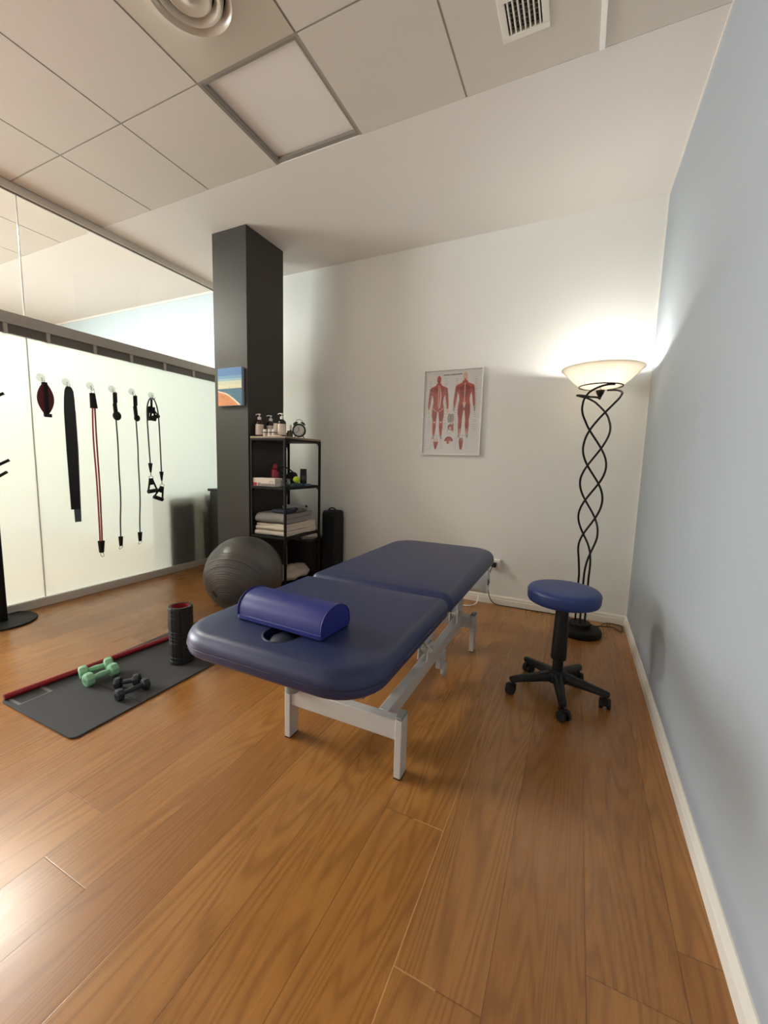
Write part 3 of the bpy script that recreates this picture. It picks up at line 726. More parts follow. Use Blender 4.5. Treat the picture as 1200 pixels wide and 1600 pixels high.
for k in range(14):
    y = .02 + .27 * random.random(); x = .03 + random.random() * max(.05, .75 - y * 2.2); ipoly([(x, y), (x + .12, y + .01), (x + .1, y + .025), (x + .02, y + .016)], 9, 4)
ipoly([(.47, .475), (.50, .475), (.492, .525)], 10, 5); ipoly([(.44, .462), (.54, .462), (.52, .475), (.455, .475)], 7, 5)
part('painted_scene', im, ['sky1', 'sky2', 'sky3', 'sky4', 'sky5', 'sea', 'sea2', 'foam', 'sand', 'sand2', 'grey_plastic'], ca, smooth=0)

# ------------------------------------------------------------------ shelving unit and its contents
UX0, UX1, UY0, UY1 = -2.915, -2.545, -.840, -.335
LV = (.120, .535, .950)
sh = thing('shelving_unit', 'tall open black metal shelving unit standing against the dark pillar', 'shelf', ((UX0 + UX1) / 2, (UY0 + UY1) / 2, 0))
for x in (UX0 + .0095, UX1 - .0095):
    for y in (UY0 + .0095, UY1 - .0095): part('post', MB().cb((x, y, .665), (.019, .019, 1.33)), 'black_metal', sh, bevel=.003)
for z in LV: part('shelf', MB().box(UX0 + .004, UX1 - .004, UY0 + .004, UY1 - .004, z - .014, z).box(UX0 + .019, UX1 - .019, UY0, UY0 + .019, z - .018, z + .004).box(UX0 + .019, UX1 - .019, UY1 - .019, UY1, z - .018, z + .004).box(UX1 - .019, UX1, UY0 + .019, UY1 - .019, z - .018, z + .004).box(UX0, UX0 + .019, UY0 + .019, UY1 - .019, z - .018, z + .004), 'black_metal', sh, bevel=.002)
part('top_frame', MB().box(UX0, UX1, UY0, UY1, 1.33, 1.350), 'black_metal', sh, bevel=.003)
part('top_board', MB().box(UX0 + .002, UX1 - .002, UY0 + .002, UY1 - .002, 1.350, 1.366), 'top_board', sh, bevel=.002)
R = .055
gus = [(0, 0), (R, 0)] + [(R - R * sin(pi / 2 * i / 6), R * cos(pi / 2 * i / 6) - R) for i in range(1, 6)] + [(0, -R)]
SW = Matrix(((0, 0, 1, 0), (1, 0, 0, 0), (0, 1, 0, 0), (0, 0, 0, 1)))
for zt in (1.33, LV[2] - .016, LV[1] - .016):
    for x in (UX0, UX1 - .012):
        part('corner_gusset', MB().prism([(UY0 + .019 + a, zt + b) for a, b in gus], x, x + .012, T=SW), 'black_metal', sh)
        part('corner_gusset', MB().prism([(UY1 - .019 - a, zt + b) for a, b in gus][::-1], x, x + .012, T=SW), 'black_metal', sh)

ZT = 1.366
def pump_bottle(x, y, r, hb, label, rot):
    b = thing('pump_bottle', label, 'bottle', (x, y, ZT), 'pump bottles on top of the shelving unit')
    T = TR(x, y, ZT) @ RZ(rot)
    part('bottle', MB().lathe([(r * .92, 0), (r, .006), (r, hb), (r * .93, hb + .012), (r * .6, hb + .024), (r * .42, hb + .028), (r * .42, hb + .036), (.001, hb + .036)], 28, T=T), 'amber', b)
    lab = part('label', MB().lathe([(r + .0005, .014), (r + .0008, .015), (r + .0008, hb - .010), (r + .0005, hb - .009)], 28, T=T, cap0=False, cap1=False), 'label_paper', b)
    ink = MB()
    for k, (w, hh) in enumerate(((.5, .004), (.8, .0025), (.8, .0025), (.6, .0025), (.8, .0025))):
        z = hb - .022 - k * hb * .13; rr_ = r + .0013
        ring = [[(rr_ * cos(-pi / 2 + w * (i / 6 - .5)), rr_ * sin(-pi / 2 + w * (i / 6 - .5)), z + dz) for i in range(7)] for dz in (0, hh)]
        ink.rings(ring, T=T, cap0=False, cap1=False, closed=False)
    part('label_print', ink, 'label_ink', lab, smooth=0)
    z = hb + .036
    part('pump', MB().lathe([(r * .46, z - .006), (r * .46, z + .014), (r * .3, z + .018), (.004, z + .019)], 20, T=T).cyl((0, 0, z + .018), (0, 0, z + .034), .004, 10, T=T).lathe([(.011, z + .034), (.011, z + .042), (.003, z + .044)], 16, T=T).tube([(0, 0, z + .040), (-.018, 0, z + .041), (-.034, 0, z + .037), (-.036, 0, z + .032)], .0038, 8, T=T), 'white_plastic', b)
pump_bottle(-2.872, -.770, .0335, .110, 'dark pump bottle nearest the pillar with cream label on shelf top', .1)
pump_bottle(-2.842, -.665, .0335, .108, 'dark pump bottle behind the little jars and beside the white tube', 1.2)
pump_bottle(-2.655, -.745, .0335, .112, 'dark pump bottle nearest the alarm clock with cream label', .2)
tb_ = thing('cream_tube', 'slim white squeeze tube standing between two dark pump bottles', 'tube', (-2.752, -.71, ZT))
T = TR(-2.752, -.71, ZT)
def tube_rings():
    rs = []
    for z, a, b in ((.0, .0155, .0155), (.022, .0155, .0155), (.0225, .019, .019), (.05, .0195, .017), (.09, .021, .010), (.115, .022, .003)):
        rs.append([(a * cos(2 * pi * i / 20), b * sin(2 * pi * i / 20), z) for i in range(20)])
    return rs
R_ = tube_rings()
part('body', MB().rings(R_[2:], T=T), 'label_paper', tb_); part('cap', MB().rings(R_[:2], T=T), 'white_plastic', tb_)
part('print_band', MB().lathe([(.0197, .030), (.0198, .031), (.0196, .038), (.0195, .039)], 20, T=T, cap0=False, cap1=False), 'label_ink', tb_)
sm = [(-2.772, -.815, 'small dark jar with white lid standing first by the shelf edge'), (-2.732, -.806, 'small white topped jar in the middle of the little row'), (-2.693, -.800, 'small white topped jar last in the row beside the pump bottle')]
p0 = None
for i, (x, y, lb) in enumerate(sm):
    if p0 is None:
        p0 = thing('small_jar', lb, 'jar', (x, y, ZT), 'little jars on top of the shelving unit'); T = TR(x, y, ZT)
        part('jar', MB().lathe([(.0145, 0), (.016, .003), (.016, .028), (.012, .033), (.001, .033)], 20, T=T), 'label_paper', p0)
        part('neck_band', MB().lathe([(.0165, .029), (.0165, .035), (.001, .035)], 20, T=T), 'amber', p0)
        part('lid', MB().lathe([(.0145, .035), (.0148, .052), (.013, .056), (.001, .056)], 20, T=T), 'white_plastic', p0)
    else:
        dup(p0, (x, y, ZT), .5 * i, lb)
fl = obj('leaflet', MB().box(-2.735, -2.60, -.834, -.815, ZT, ZT + .006), 'label_paper', loc=(-2.66, -.82, ZT)); tag(fl, 'thin pale card lying along the front edge of the shelf top', 'card')
sv = thing('spray_bottle', 'small olive glass spray bottle between pump bottle and clock', 'bottle', (-2.638, -.655, ZT)); T = TR(-2.638, -.655, ZT)
part('bottle', MB().lathe([(.017, 0), (.019, .003), (.019, .046), (.012, .056), (.009, .058), (.009, .062), (.001, .062)], 22, T=T), 'olive', sv)
part('cap', MB().lathe([(.009, .062), (.0095, .10), (.007, .104), (.001, .104)], 18, T=T), 'label_paper', sv)
ov = thing('oil_bottle', 'squat olive bottle tucked behind the spray bottle on shelf top', 'bottle', (-2.70, -.60, ZT)); T = TR(-2.70, -.60, ZT)
part('bottle', MB().lathe([(.02, 0), (.021, .003), (.021, .040), (.012, .048), (.001, .048)], 22, T=T), 'olive', ov)
part('cap', MB().lathe([(.012, .048), (.012, .062), (.001, .062)], 18, T=T), 'black', ov)
ck = thing('alarm_clock', 'small black twin bell alarm clock with white dial on shelf top', 'clock', (-2.590, -.60, ZT))
T = TR(-2.590, -.60, ZT + .062) @ RZ(radians(32)) @ RX(pi / 2)
part('case', MB().lathe([(.05, -.022), (.056, -.016), (.058, .012), (.056, .020), (.045, .022), (.0445, .014), (.001, .014)], 36, T=T), 'black', ck)
di = part('dial', MB().lathe([(.0446, .0142), (.001, .0143)], 32, T=T, cap0=False), 'clock_face', ck)
part('hour_hand', MB().box(-.002, .002, -.003, .025, .0146, .0156, T=T @ RZ(radians(10))), 'black', di)
part('minute_hand', MB().box(-.0015, .0015, -.004, .036, .0158, .0166, T=T @ RZ(radians(128))), 'black', di)
tick = MB()
for k in range(12): tick.box(-.001, .001, .037, .042, .0146, .0152, T=T @ RZ(2 * pi * k / 12))
part('hour_marks', tick, 'black', di)
for s in (-1, 1):
    part('bell', MB().lathe([(.001, .016), (.012, .015), (.020, .009), (.024, 0), (.022, -.001), (.001, -.001)], 22, T=T @ TR(s * .030, .054, 0) @ RZ(-s * radians(32)) @ RX(-pi / 2)), 'black', ck)
    part('foot', MB().cyl((s * .030, -.042, 0), (s * .042, -.061, 0), .004, 10, T=T), 'black', ck)
part('handle', MB().tube([(.03 * cos(a), .066 + .026 * sin(a), 0) for a in [pi * i / 12 for i in range(13)]], .0025, 8, T=T), 'chrome', ck)

# middle shelf
Z2 = LV[2] + .001
gb = thing('glove_box', 'white carton with red corner print on the middle shelf', 'box', (-2.80, -.77, Z2))
T = TR(-2.79, -.768, Z2) @ RZ(radians(4))
part('carton', MB().box(-.112, .112, -.052, .052, 0, .070, T=T), 'label_paper', gb, bevel=.002)
part('printed_panel', MB().box(-.110, -.072, -.0532, -.0522, .004, .030, T=T), 'red_box', gb, smooth=0)
part('printed_roundel', MB().lathe([(.016, -.001), (.016, .0006), (.001, .0006)], 24, T=T @ TR(-.048, -.0525, .016) @ RX(pi / 2)), 'label_ink', gb)
part('printed_ring', MB().torus((.075, .032, .0525), .017, .0014, 28, 6, T=T @ RX(pi / 2)), 'label_ink', gb)
part('end_label', MB().box(.1122, .1132, -.030, .030, .006, .026, T=T), 'frame_white', gb, smooth=0)
part('grey_stripe', MB().box(-.03, .108, -.0530, -.0521, .004, .024, T=T), 'label_ink', gb, smooth=0)
rb = thing('red_bottle', 'crimson plastic bottle standing behind the white carton', 'bottle', (-2.815, -.645, Z2)); T = TR(-2.815, -.645, Z2)
part('bottle', MB().lathe([(.036, 0), (.038, .004), (.038, .115), (.034, .128), (.036, .136), (.030, .146), (.016, .152), (.001, .152)], 28, T=T), 'red_bottle', rb)
part('cap', MB().lathe([(.020, .152), (.019, .176), (.010, .190), (.001, .191)], 22, T=T).box(.012, .040, -.006, .006, .134, .146, T=T), 'red_bottle', rb)
bb = thing('black_bottle', 'black cylindrical bottle at the far end of the middle shelf', 'bottle', (-2.648, -.46, Z2)); T = TR(-2.648, -.46, Z2)
part('bottle', MB().lathe([(.028, 0), (.030, .003), (.030, .098), (.027, .104)], 24, T=T), 'rubber', bb); part('cap', MB().lathe([(.029, .104), (.029, .146), (.027, .150), (.001, .150)], 24, T=T), 'black', bb)
part('label', MB().lathe([(.0303, .05), (.0305, .051), (.0305, .090), (.0303, .091)], 24, T=T, cap0=False, cap1=False), 'dark_tube', bb)
mg = thing('black_pouch', 'slumped black pouch with a strap on the middle shelf', 'bag', (-2.72, -.52, Z2))
pb = MB().ball((-2.725, -.52, Z2 + .060), .056, 0, 18, sc=(1.0, 1.0, 1.05))
pb.v = [(v[0] + .010 * noise.noise(Vector(v) * 22), v[1] + .010 * noise.noise(Vector(v) * 22 + Vector((5, 0, 0))), max(Z2, v[2] + .014 * noise.noise(Vector(v) * 18 + Vector((0, 9, 0))))) for v in pb.v]
part('pouch', pb, 'black_matte', mg); part('strap', MB().tube(smoothpath([(-2.76, -.60, Z2 + .10), (-2.77, -.66, Z2 + .145), (-2.75, -.58, Z2 + .16), (-2.72, -.51, Z2 + .115)]), .006, 8), 'black_matte', mg)
tn = obj('tennis_ball', MB().ball((-2.602, -.62, Z2 + .058), .030, 0, 18), 'lime', loc=(-2.602, -.62, Z2 + .028)); tag(tn, 'lime green ball resting on the middle shelf of the black unit', 'ball')
wk = thing('wire_coil', 'tangled pale cord coil lying on the middle shelf', 'cord', (-2.66, -.70, Z2))
for k in range(5):
    part('loop', MB().torus((0, 0, 0), 1, .0028, 30, 6, T=TR(-2.655 + .006 * k, -.715 + .005 * k, Z2 + .036) @ RZ(.5 * k) @ RX(radians(62 + 14 * k)), sc=(.034, .030)), 'chrome' if k % 2 else 'towel_grey', wk)
tp = thing('teal_tray', 'flat dark teal case under the lime ball on the middle shelf', 'case', (-2.61, -.63, Z2))
part('case', MB().prism([(-2.61 + x, -.635 + y) for x, y in rrect(.085, .13, .012)], Z2, Z2 + .024), 'teal', tp, bevel=.002); part('lid', MB().prism([(-2.61 + x, -.635 + y) for x, y in rrect(.078, .12, .012)], Z2 + .024, Z2 + .028), 'teal', tp)
bp = thing('blue_packet', 'small slate blue packet beside the lime ball at shelf edge', 'packet', (-2.583, -.51, Z2))
part('packet', MB().prism([(-2.583 + x, -.515 + y) for x, y in rrect(.05, .085, .006)], Z2, Z2 + .020), 'blue_pack', bp, bevel=.003); part('label', MB().box(-2.602, -2.566, -.545, -.485, Z2 + .0201, Z2 + .0212), 'band_grey', bp, smooth=0)

# folded towels: one continuous zig-zag sheet each
def folded(x0, x1, y0, y1, z0, th, layers, seed, wob=.007):
    # front folds face -Y, the sheet's cut edges face +X
    path = []; gap = th; ym0, ym1 = y0 + th * .6, y1 - th * .6
    for k in range(layers):
        z = z0 + th * .5 + k * gap
        ya, yb = (ym1, ym0) if k % 2 == 0 else (ym0, ym1)
        for i in range(10): path.append((ya + (yb - ya) * i / 9, z))
        if k < layers - 1:
            s = -1 if k % 2 == 0 else 1
            for i in range(1, 6):
                a = pi * i / 6; path.append((yb + s * gap * .5 * sin(a), z + gap * .5 - gap * .5 * cos(a)))
    def off(sgn):
        o = []
        for i, (y, z) in enumerate(path):
            a = path[max(i - 1, 0)]; b = path[min(i + 1, len(path) - 1)]; dy, dz = b[0] - a[0], b[1] - a[1]; l = sqrt(dy * dy + dz * dz)
            o.append((y - sgn * dz / l * th * .46, z + sgn * dy / l * th * .46))
        return o
    prof = off(1) + off(-1)[::-1]
    rs = []
    nx = 14
    for i in range(nx + 1):
        x = x0 + (x1 - x0) * i / nx
        ring = []
        for (y, z) in prof:
            q = Vector((x * 7 + seed, y * 7, z * 12)); e = .35 if i in (0, nx) else 1
            ring.append((x + wob * 1.5 * noise.noise(q + Vector((3, 3, 3))), y + wob * 1.5 * noise.noise(q), max(z0, z + wob * noise.noise(q * 1.3 + Vector((7, 1, 0))))))
        rs.append(ring)
    return MB().rings(rs)
Z3 = LV[1] + .004
t1 = obj('folded_towel', folded(-2.885, -2.572, -.812, -.362, Z3, .021, 2, 1), 'towel_white', loc=(-2.7, -.6, Z3), smooth=60); tag(t1, 'cream folded towel lying lowest in the pile on the third shelf', 'towel', 'cream towels in the folded pile')
t2 = obj('folded_towel', folded(-2.882, -2.575, -.812, -.366, Z3 + .045, .018, 3, 5), 'towel_white', loc=(-2.7, -.6, Z3 + .045), smooth=60); tag(t2, 'cream folded towel directly beneath the grey one in the pile', 'towel', 'cream towels in the folded pile')
t3 = thing('folded_blanket', 'grey folded blanket on top of the cream towels', 'blanket', (-2.7, -.6, Z3 + .1))
part('blanket', folded(-2.885, -2.580, -.810, -.41, Z3 + .106, .040, 2, 9, .009), 'towel_grey', t3, smooth=60)
part('care_label', MB().box(-2.605, -2.590, -.822, -.814, Z3 + .135, Z3 + .150), 'label_ink', t3, smooth=0)
sp2 = thing('webbing_strap', 'rolled navy webbing strap with black buckles atop grey blanket', 'strap', (-2.66, -.66, Z3 + .185))
zz = Z3 + .194
part('strap_roll', MB().prism([(-2.67 + x, -.70 + y) for x, y in rrect(.17, .16, .03)], zz, zz + .022), 'navy_cloth', sp2, bevel=.006)
part('strap_fold', MB().tube(smoothpath([(-2.70, -.68, zz + .03), (-2.64, -.62, zz + .045), (-2.60, -.54, zz + .03), (-2.585, -.50, zz + .012)]), .020, 10), 'towel_grey', sp2)
for (x, y, z) in ((-2.605, -.615, zz + .022), (-2.585, -.50, zz + .038)): part('buckle', MB().box(-.012, .012, -.022, .022, -.008, .008, T=TR(x, y, z) @ RZ(.6) @ RY(.5)), 'black', sp2, bevel=.004)
def crumple(c, sc, seed, amp=.03, f=14):
    b = MB().ball((0, 0, 0), 1, 0, 30)
    vs = []
    for v in b.v:
        p = Vector(v); q = Vector((p.x * sc[0], p.y * sc[1], p.z * sc[2]))
        d = noise.noise(q * f + Vector((seed, 0, 0))) + .5 * abs(noise.noise(q * f * 2.3 + Vector((0, seed, 0))))
        q = q + p.normalized() * amp * d
        vs.append((c[0] + q.x, c[1] + q.y, max(c[2] + q.z, c[2] - sc[2] * .8)))
    b.v = vs; return b
o = obj('crumpled_towel', crumple((-2.785, -.185, .441), (.10, .10, .036), 3, .026, 20), 'towel_white', loc=(-2.785, -.185, .412), smooth=80); tag(o, 'crumpled pale cloth lying on top of the dark brown bin', 'towel')
o = obj('fleece_throw', crumple((-2.715, -.59, .170), (.150, .225, .055), 11, .03, 12), 'towel_oat', loc=(-2.72, -.58, .122), smooth=80); tag(o, 'oatmeal fleece heaped on the bottom shelf of the black unit', 'throw')
bn = thing('storage_bin', 'dark brown square bin between the shelving unit and back wall', 'bin', (-2.78, -.16, 0))
part('bin', MB().box(-2.93, -2.675, -.31, -.03, 0, .395), 'brown_bin', bn, bevel=.004); part('rim', MB().box(-2.94, -2.665, -.32, -.02, .388, .412), 'brown_bin', bn, bevel=.003)

bgk = thing('mat_bag', 'upright black padded bag leaning by the back wall', 'bag', (-2.53, -.11, 0))
rs = []
for z, k in ((0, .92), (.012, 1), (.30, 1.02), (.62, 1.0), (.680, .97), (.700, .86), (.706, .4)):
    rs.append([(-2.545 + x * k + .004 * noise.noise(Vector((x * 20, y * 20, z * 6))), -.118 + y * k, z) for x, y in rrect(.165, .17, .03, 4)])
part('body', MB().rings(rs), 'black_matte', bgk, smooth=60)
part('carry_handle', MB().tube(smoothpath([(-2.60, -.12, .70), (-2.57, -.12, .722), (-2.535, -.12, .722), (-2.505, -.12, .70)]), .007, 8), 'black_matte', bgk)
part('zip', MB().box(-2.615, -2.475, -.205, -.2025, .655, .662), 'black', bgk, smooth=0)

# ------------------------------------------------------------------ exercise ball
BC = Vector((-2.688, -1.155, .292)); BR = .292
eb = thing('exercise_ball', 'large graphite exercise ball on the floor before the shelving', 'ball', (BC.x, BC.y, 0))
prof = []
nn = 400
for i in range(nn + 1):
    a = pi * i / nn; lat = abs(pi / 2 - a); r = BR
    band = (lat * BR) / .0175
    if .26 < lat < 1.48:
        f = abs((band % 1) - .5)
        if f > .40: r = BR - .0030 * (f - .40) / .10
    elif lat <= .30 and abs(lat - .12) < .008: r = BR - .001
    prof.append((max(r * sin(a), 1e-4), -r * cos(a)))
cdir = (Vector((-.4164, -3.476, 1.1754)) - BC).normalized()     # the pole with the valve faces into the room, low
side = Vector((0, 0, 1)).cross(cdir).normalized(); upv = cdir.cross(side)
axis = (side * -.42 + upv * -.65 + cdir * .63).normalized()
T = TR(BC) @ axis.to_track_quat('Z', 'Y').to_matrix().to_4x4()
part('ball', MB().lathe(prof, 96, T=T), 'ball', eb, smooth=50)
lab = (side * -.69 + upv * -.45 + cdir * .56).normalized()
T2 = TR(BC + lab * (BR - .0005)) @ lab.to_track_quat('Z', 'Y').to_matrix().to_4x4() @ RZ(radians(30))
part('printed_mark', MB().box(-.015, .015, -.026, .026, -.002, .0014, T=T2), 'black', eb, smooth=0)

# ------------------------------------------------------------------ mat and training gear
mx0, mx1, my0, my1 = -2.806, -2.215, -2.61, -1.42
mo = thing('exercise_mat', 'charcoal exercise mat lying on the wooden floor', 'mat', ((mx0 + mx1) / 2, (my0 + my1) / 2, 0))
w, d = mx1 - mx0, my1 - my0
part('foam', MB().prism([((mx0 + mx1) / 2 + x, (my0 + my1) / 2 + y) for x, y in rrect(w, d, .03)], .0005, .009), 'mat_foam', mo, bevel=.002)
part('fold_line', MB().box(mx0 + .004, mx1 - .004, -2.318, -2.313, .0088, .0094), 'black_matte', mo, smooth=0)
pl = MB()
for (x0, x1, y0, y1) in ((-2.775, -2.683, -2.590, -2.578), (-2.775, -2.683, -2.468, -2.452), (-2.689, -2.683, -2.578, -2.468)): pl.box(x0, x1, y0, y1, .0088, .0094)
part('printed_frame', pl, 'mat_print', mo, smooth=0)
stk = thing('wooden_stick', 'long red lacquered stick lying along the mat', 'stick', (-2.74, -2.15, .009))
s0, s1 = Vector((-2.790, -2.600, .0235)), Vector((-2.695, -1.70, .0235))
part('shaft', MB().cyl(s0, s1, .0142, 20), 'red_stick', stk)
part('end_grain', MB().cyl(s0 - (s1 - s0).normalized() * .001, s0 + (s1 - s0).normalized() * .0005, .0125, 20), 'maroon', stk)

fo = thing('foam_roller', 'black grooved foam roller with red core standing on the mat', 'roller', (-2.400, -1.945, .009))
T = TR(-2.400, -1.945, .009)
def gro(a, r, z):
    zz = (z / .33)
    if r < .05: return 1
    big = .03 < z < .11 or .145 < z < .185 or .22 < z < .30
    m = (a * 9 / (2 * pi)) % 1
    return 1 - (.05 if (m < .12) else 0)
pf = [(.0475, .0), (.062, .0), (.065, .004)]
z = .004
for b0, b1 in ((.004, .020), (.026, .042), (.050, .128), (.136, .150), (.156, .170), (.176, .190), (.198, .272), (.280, .294), (.302, .322)):
    pf += [(.0605, b0 - .002), (.065, b0 + .001), (.065, b1 - .001), (.0605, b1 + .002)]
pf += [(.063, .326), (.060, .330), (.0475, .330)]
part('grip_sleeve', MB().lathe(pf, 108, T=T, cap0=False, cap1=False, mod=gro), 'rubber', fo, smooth=30)
part('red_core', MB().lathe([(.0475, .002), (.0475, .328), (.0445, .328), (.0440, .06), (.001, .058)], 40, T=T, cap0=False), 'red_core', fo)

def dumbbell(name, label, a, b, r, rh, mat_, mat2, group):
    a, b = Vector(a), Vector(b); c = (a + b) / 2; ax = (b - a).normalized(); L = (b - a).length
    t = thing(name, label, 'dumbbell', (c.x, c.y, c.z - r), group)
    T = TR(c) @ ax.to_track_quat('Z', 'Y').to_matrix().to_4x4()
    h = L / 2
    part('grip', MB().lathe([(rh, -h), (rh * .92, -h * .4), (rh * 1.12, 0), (rh * .92, h * .4), (rh, h)], 20, T=T), mat_, t)
    for s in (-1, 1):
        w = r * .62; hex_ = [(r * .62, -w), (r * .92, -w * .75), (r, -w * .35), (r, w * .35), (r * .92, w * .75), (r * .62, w)]
        def hx(an, rr, z): return 1 / max(.93, cos(((an + pi / 8) % (pi / 4)) - pi / 8)) * .97
        e = part('head', MB().lathe(hex_, 32, T=T @ TR(0, 0, s * h), mod=hx), mat_, t, smooth=30)
        k = MB()
        for dx in (-.30, 0.0, .30): k.box(r * dx - r * .09, r * dx + r * .09, -r * .22, r * .22, s * h + s * w - .0005, s * h + s * w + .0006, T=T)
        k.box(-r * .35, r * .35, r * .32, r * .40, s * h + s * w - .0005, s * h + s * w + .0006, T=T)
        part('embossed_weight_mark', k, mat2, e, smooth=0)
    return t
zb = .009
dumbbell('dumbbell', 'mint green dumbbell beside the red stick with one end resting on the other', (-2.672, -2.318, zb + .035), (-2.630, -2.215, zb + .046), .034, .0145, 'mint', 'mint_dark', 'pair of mint green dumbbells')
dumbbell('dumbbell', 'mint green dumbbell lying flat on the mat in front of the other one', (-2.578, -2.345, zb + .034), (-2.572, -2.228, zb + .034), .034, .0145, 'mint', 'mint_dark', 'pair of mint green dumbbells')
dumbbell('dumbbell', 'dark dumbbell further from the mat edge in the black pair', (-2.425, -2.292, zb + .029), (-2.362, -2.238, zb + .038), .028, .012, 'db_dark', 'black', 'pair of dark dumbbells')
dumbbell('dumbbell', 'dark dumbbell nearer the mat edge in the black pair', (-2.320, -2.352, zb + .028), (-2.305, -2.232, zb + .028), .028, .012, 'db_dark', 'black', 'pair of dark dumbbells')

# ------------------------------------------------------------------ coat stand
KX, KY = -4.03, -2.145
KX = -3.95
cs_ = thing('coat_stand', 'black coat stand with round steel base by the glass', 'coat stand', (KX, KY, 0))
part('base_plate', MB().lathe([(.185, 0), (.190, .004), (.190, .010), (.186, .013), (.03, .014), (.001, .014)], 48, T=TR(KX, KY, 0)), 'black_metal', cs_)
part('post', MB().prism([(KX + x, KY + y) for x, y in rrect(.05, .05, .008, 3)], .013, 1.72), 'black_metal', cs_)
for z, a in ((1.52, 0), (1.08, 0), (1.00, -.5), (1.52, 2.1), (1.08, 2.1), (1.60, 4.2), (1.16, 4.2)):
    dx, dy = cos(a + radians(62)), sin(a + radians(62))
    part('peg', MB().cyl((KX, KY, z - .02), (KX + dx * .105, KY + dy * .105, z + .045), .0095, 12), 'black_metal', cs_)
kb = thing('hanging_coat', 'long black garment with a grey band hanging on the coat stand', 'coat', (KX, KY, .2))
rs = []
for z, wx, wy in ((.20, .075, .075), (.24, .085, .085), (.5, .08, .08), (.75, .07, .07), (.9, .058, .058), (.955, .035, .035)):
    rs.append([(KX - .01 + x * (1 + .08 * noise.noise(Vector((x * 30, y * 30, z * 3)))), KY - .118 + y, z) for x, y in rrect(wx * 2, wy * 2, wx * .6, 5)])
part('garment', MB().rings(rs), 'black_matte', kb, smooth=60)
part('grey_band', MB().lathe([(.089, .52), (.092, .53), (.086, .64), (.082, .66)], 24, T=TR(KX - .01, KY - .118, 0) @ Matrix.Diagonal((.95, .95, 1, 1)), cap0=False, cap1=False), 'alu', kb)

# ------------------------------------------------------------------ suction hooks and bands on the glass
HX = GX + .005
hooks = [(-1.746, 1.737), (-1.579, 1.735), (-1.405, 1.737), (-1.230, 1.741), (-1.057, 1.748), (-.870, 1.744)]
hl = ['clear suction hook holding the maroon padded strap', 'clear suction hook holding the wide flat black band', 'clear suction hook holding the red tube', 'clear suction hook left of the two plain black tubes', 'clear suction hook between black tube and handled tube', 'clear suction hook nearest the pillar holding triangular handles']
h0 = None
for (y, z), lb in zip(hooks, hl):
    if h0 is None:
        h0 = thing('suction_hook', lb, 'hook', (HX, y, z), 'clear suction hooks on the frosted glass'); T = TR(HX, y, z) @ RY(pi / 2)
        part('suction_cup', MB().lathe([(.030, 0), (.029, .003), (.020, .010), (.010, .016), (.001, .017)], 28, T=T), 'clear_plastic', h0)
        part('hook', MB().tube(smoothpath([(HX + .014, y, z), (HX + .016, y, z - .012), (HX + .018, y, z - .028), (HX + .030, y, z - .040), (HX + .046, y, z - .034), (HX + .050, y, z - .022)]), .0042, 8), 'clear_plastic', h0)
    else: dup(h0, (HX, y, z), 0, lb)
BX = HX + .034
# maroon padded strap
s1_ = thing('padded_strap', 'maroon padded strap with black webbing hung on the first hook', 'strap', (BX, -1.739, 1.45))
def leaf(y, zc, w, h, x, m):
    rs = []
    for i in range(13):
        t = i / 12; z = zc - h / 2 + h * t; k = max(.12, sin(pi * (.06 + .88 * t)) ** .8); b = .012 * k
        rs.append([(x + b * sin(a), y + .002 * t + w / 2 * k * cos(a), z) for a in [2 * pi * j / 14 for j in range(14)]])
    return MB().rings(rs)
part('padding', leaf(-1.741, 1.582, .112, .225, BX, 0), 'maroon', s1_)
part('webbing', MB().box(BX + .010, BX + .016, -1.755, -1.728, 1.452, 1.700).box(BX - .016, BX - .010, -1.755, -1.728, 1.452, 1.700).box(BX - .016, BX + .016, -1.755, -1.728, 1.696, 1.702), 'black_matte', s1_, bevel=.003)
part('buckle', MB().box(BX + .008, BX + .022, -1.764, -1.714, 1.446, 1.472), 'black', s1_, bevel=.004)
# flat band
s2_ = thing('resistance_band', 'wide flat black band draped over the second hook', 'band', (BX, -1.585, .63))
def strip(pts, w0, x0, t=.0035):
    rs = []
    for (x, y, z, w) in pts:
        rs.append([(x - t / 2, y - w / 2, z), (x + t / 2, y - w / 2, z), (x + t / 2, y + w / 2, z), (x - t / 2, y + w / 2, z)])
    return MB().rings(rs)
part('front_strand', strip([(BX - .002, -1.581, 1.701, .022), (BX + .003, -1.582, 1.692, .042), (BX + .008, -1.584, 1.665, .062), (BX + .010, -1.587, 1.60, .074), (BX + .010, -1.589, 1.50, .080), (BX + .010, -1.590, 1.2, .078), (BX + .010, -1.591, .735, .064)], 0, 0), 'band_black', s2_)
part('rear_strand', strip([(BX - .002, -1.581, 1.698, .022), (BX - .008, -1.580, 1.66, .056), (BX - .010, -1.574, 1.50, .076), (BX - .011, -1.568, 1.2, .070), (BX - .011, -1.566, .628, .046)], 0, 0), 'band_grey', s2_)
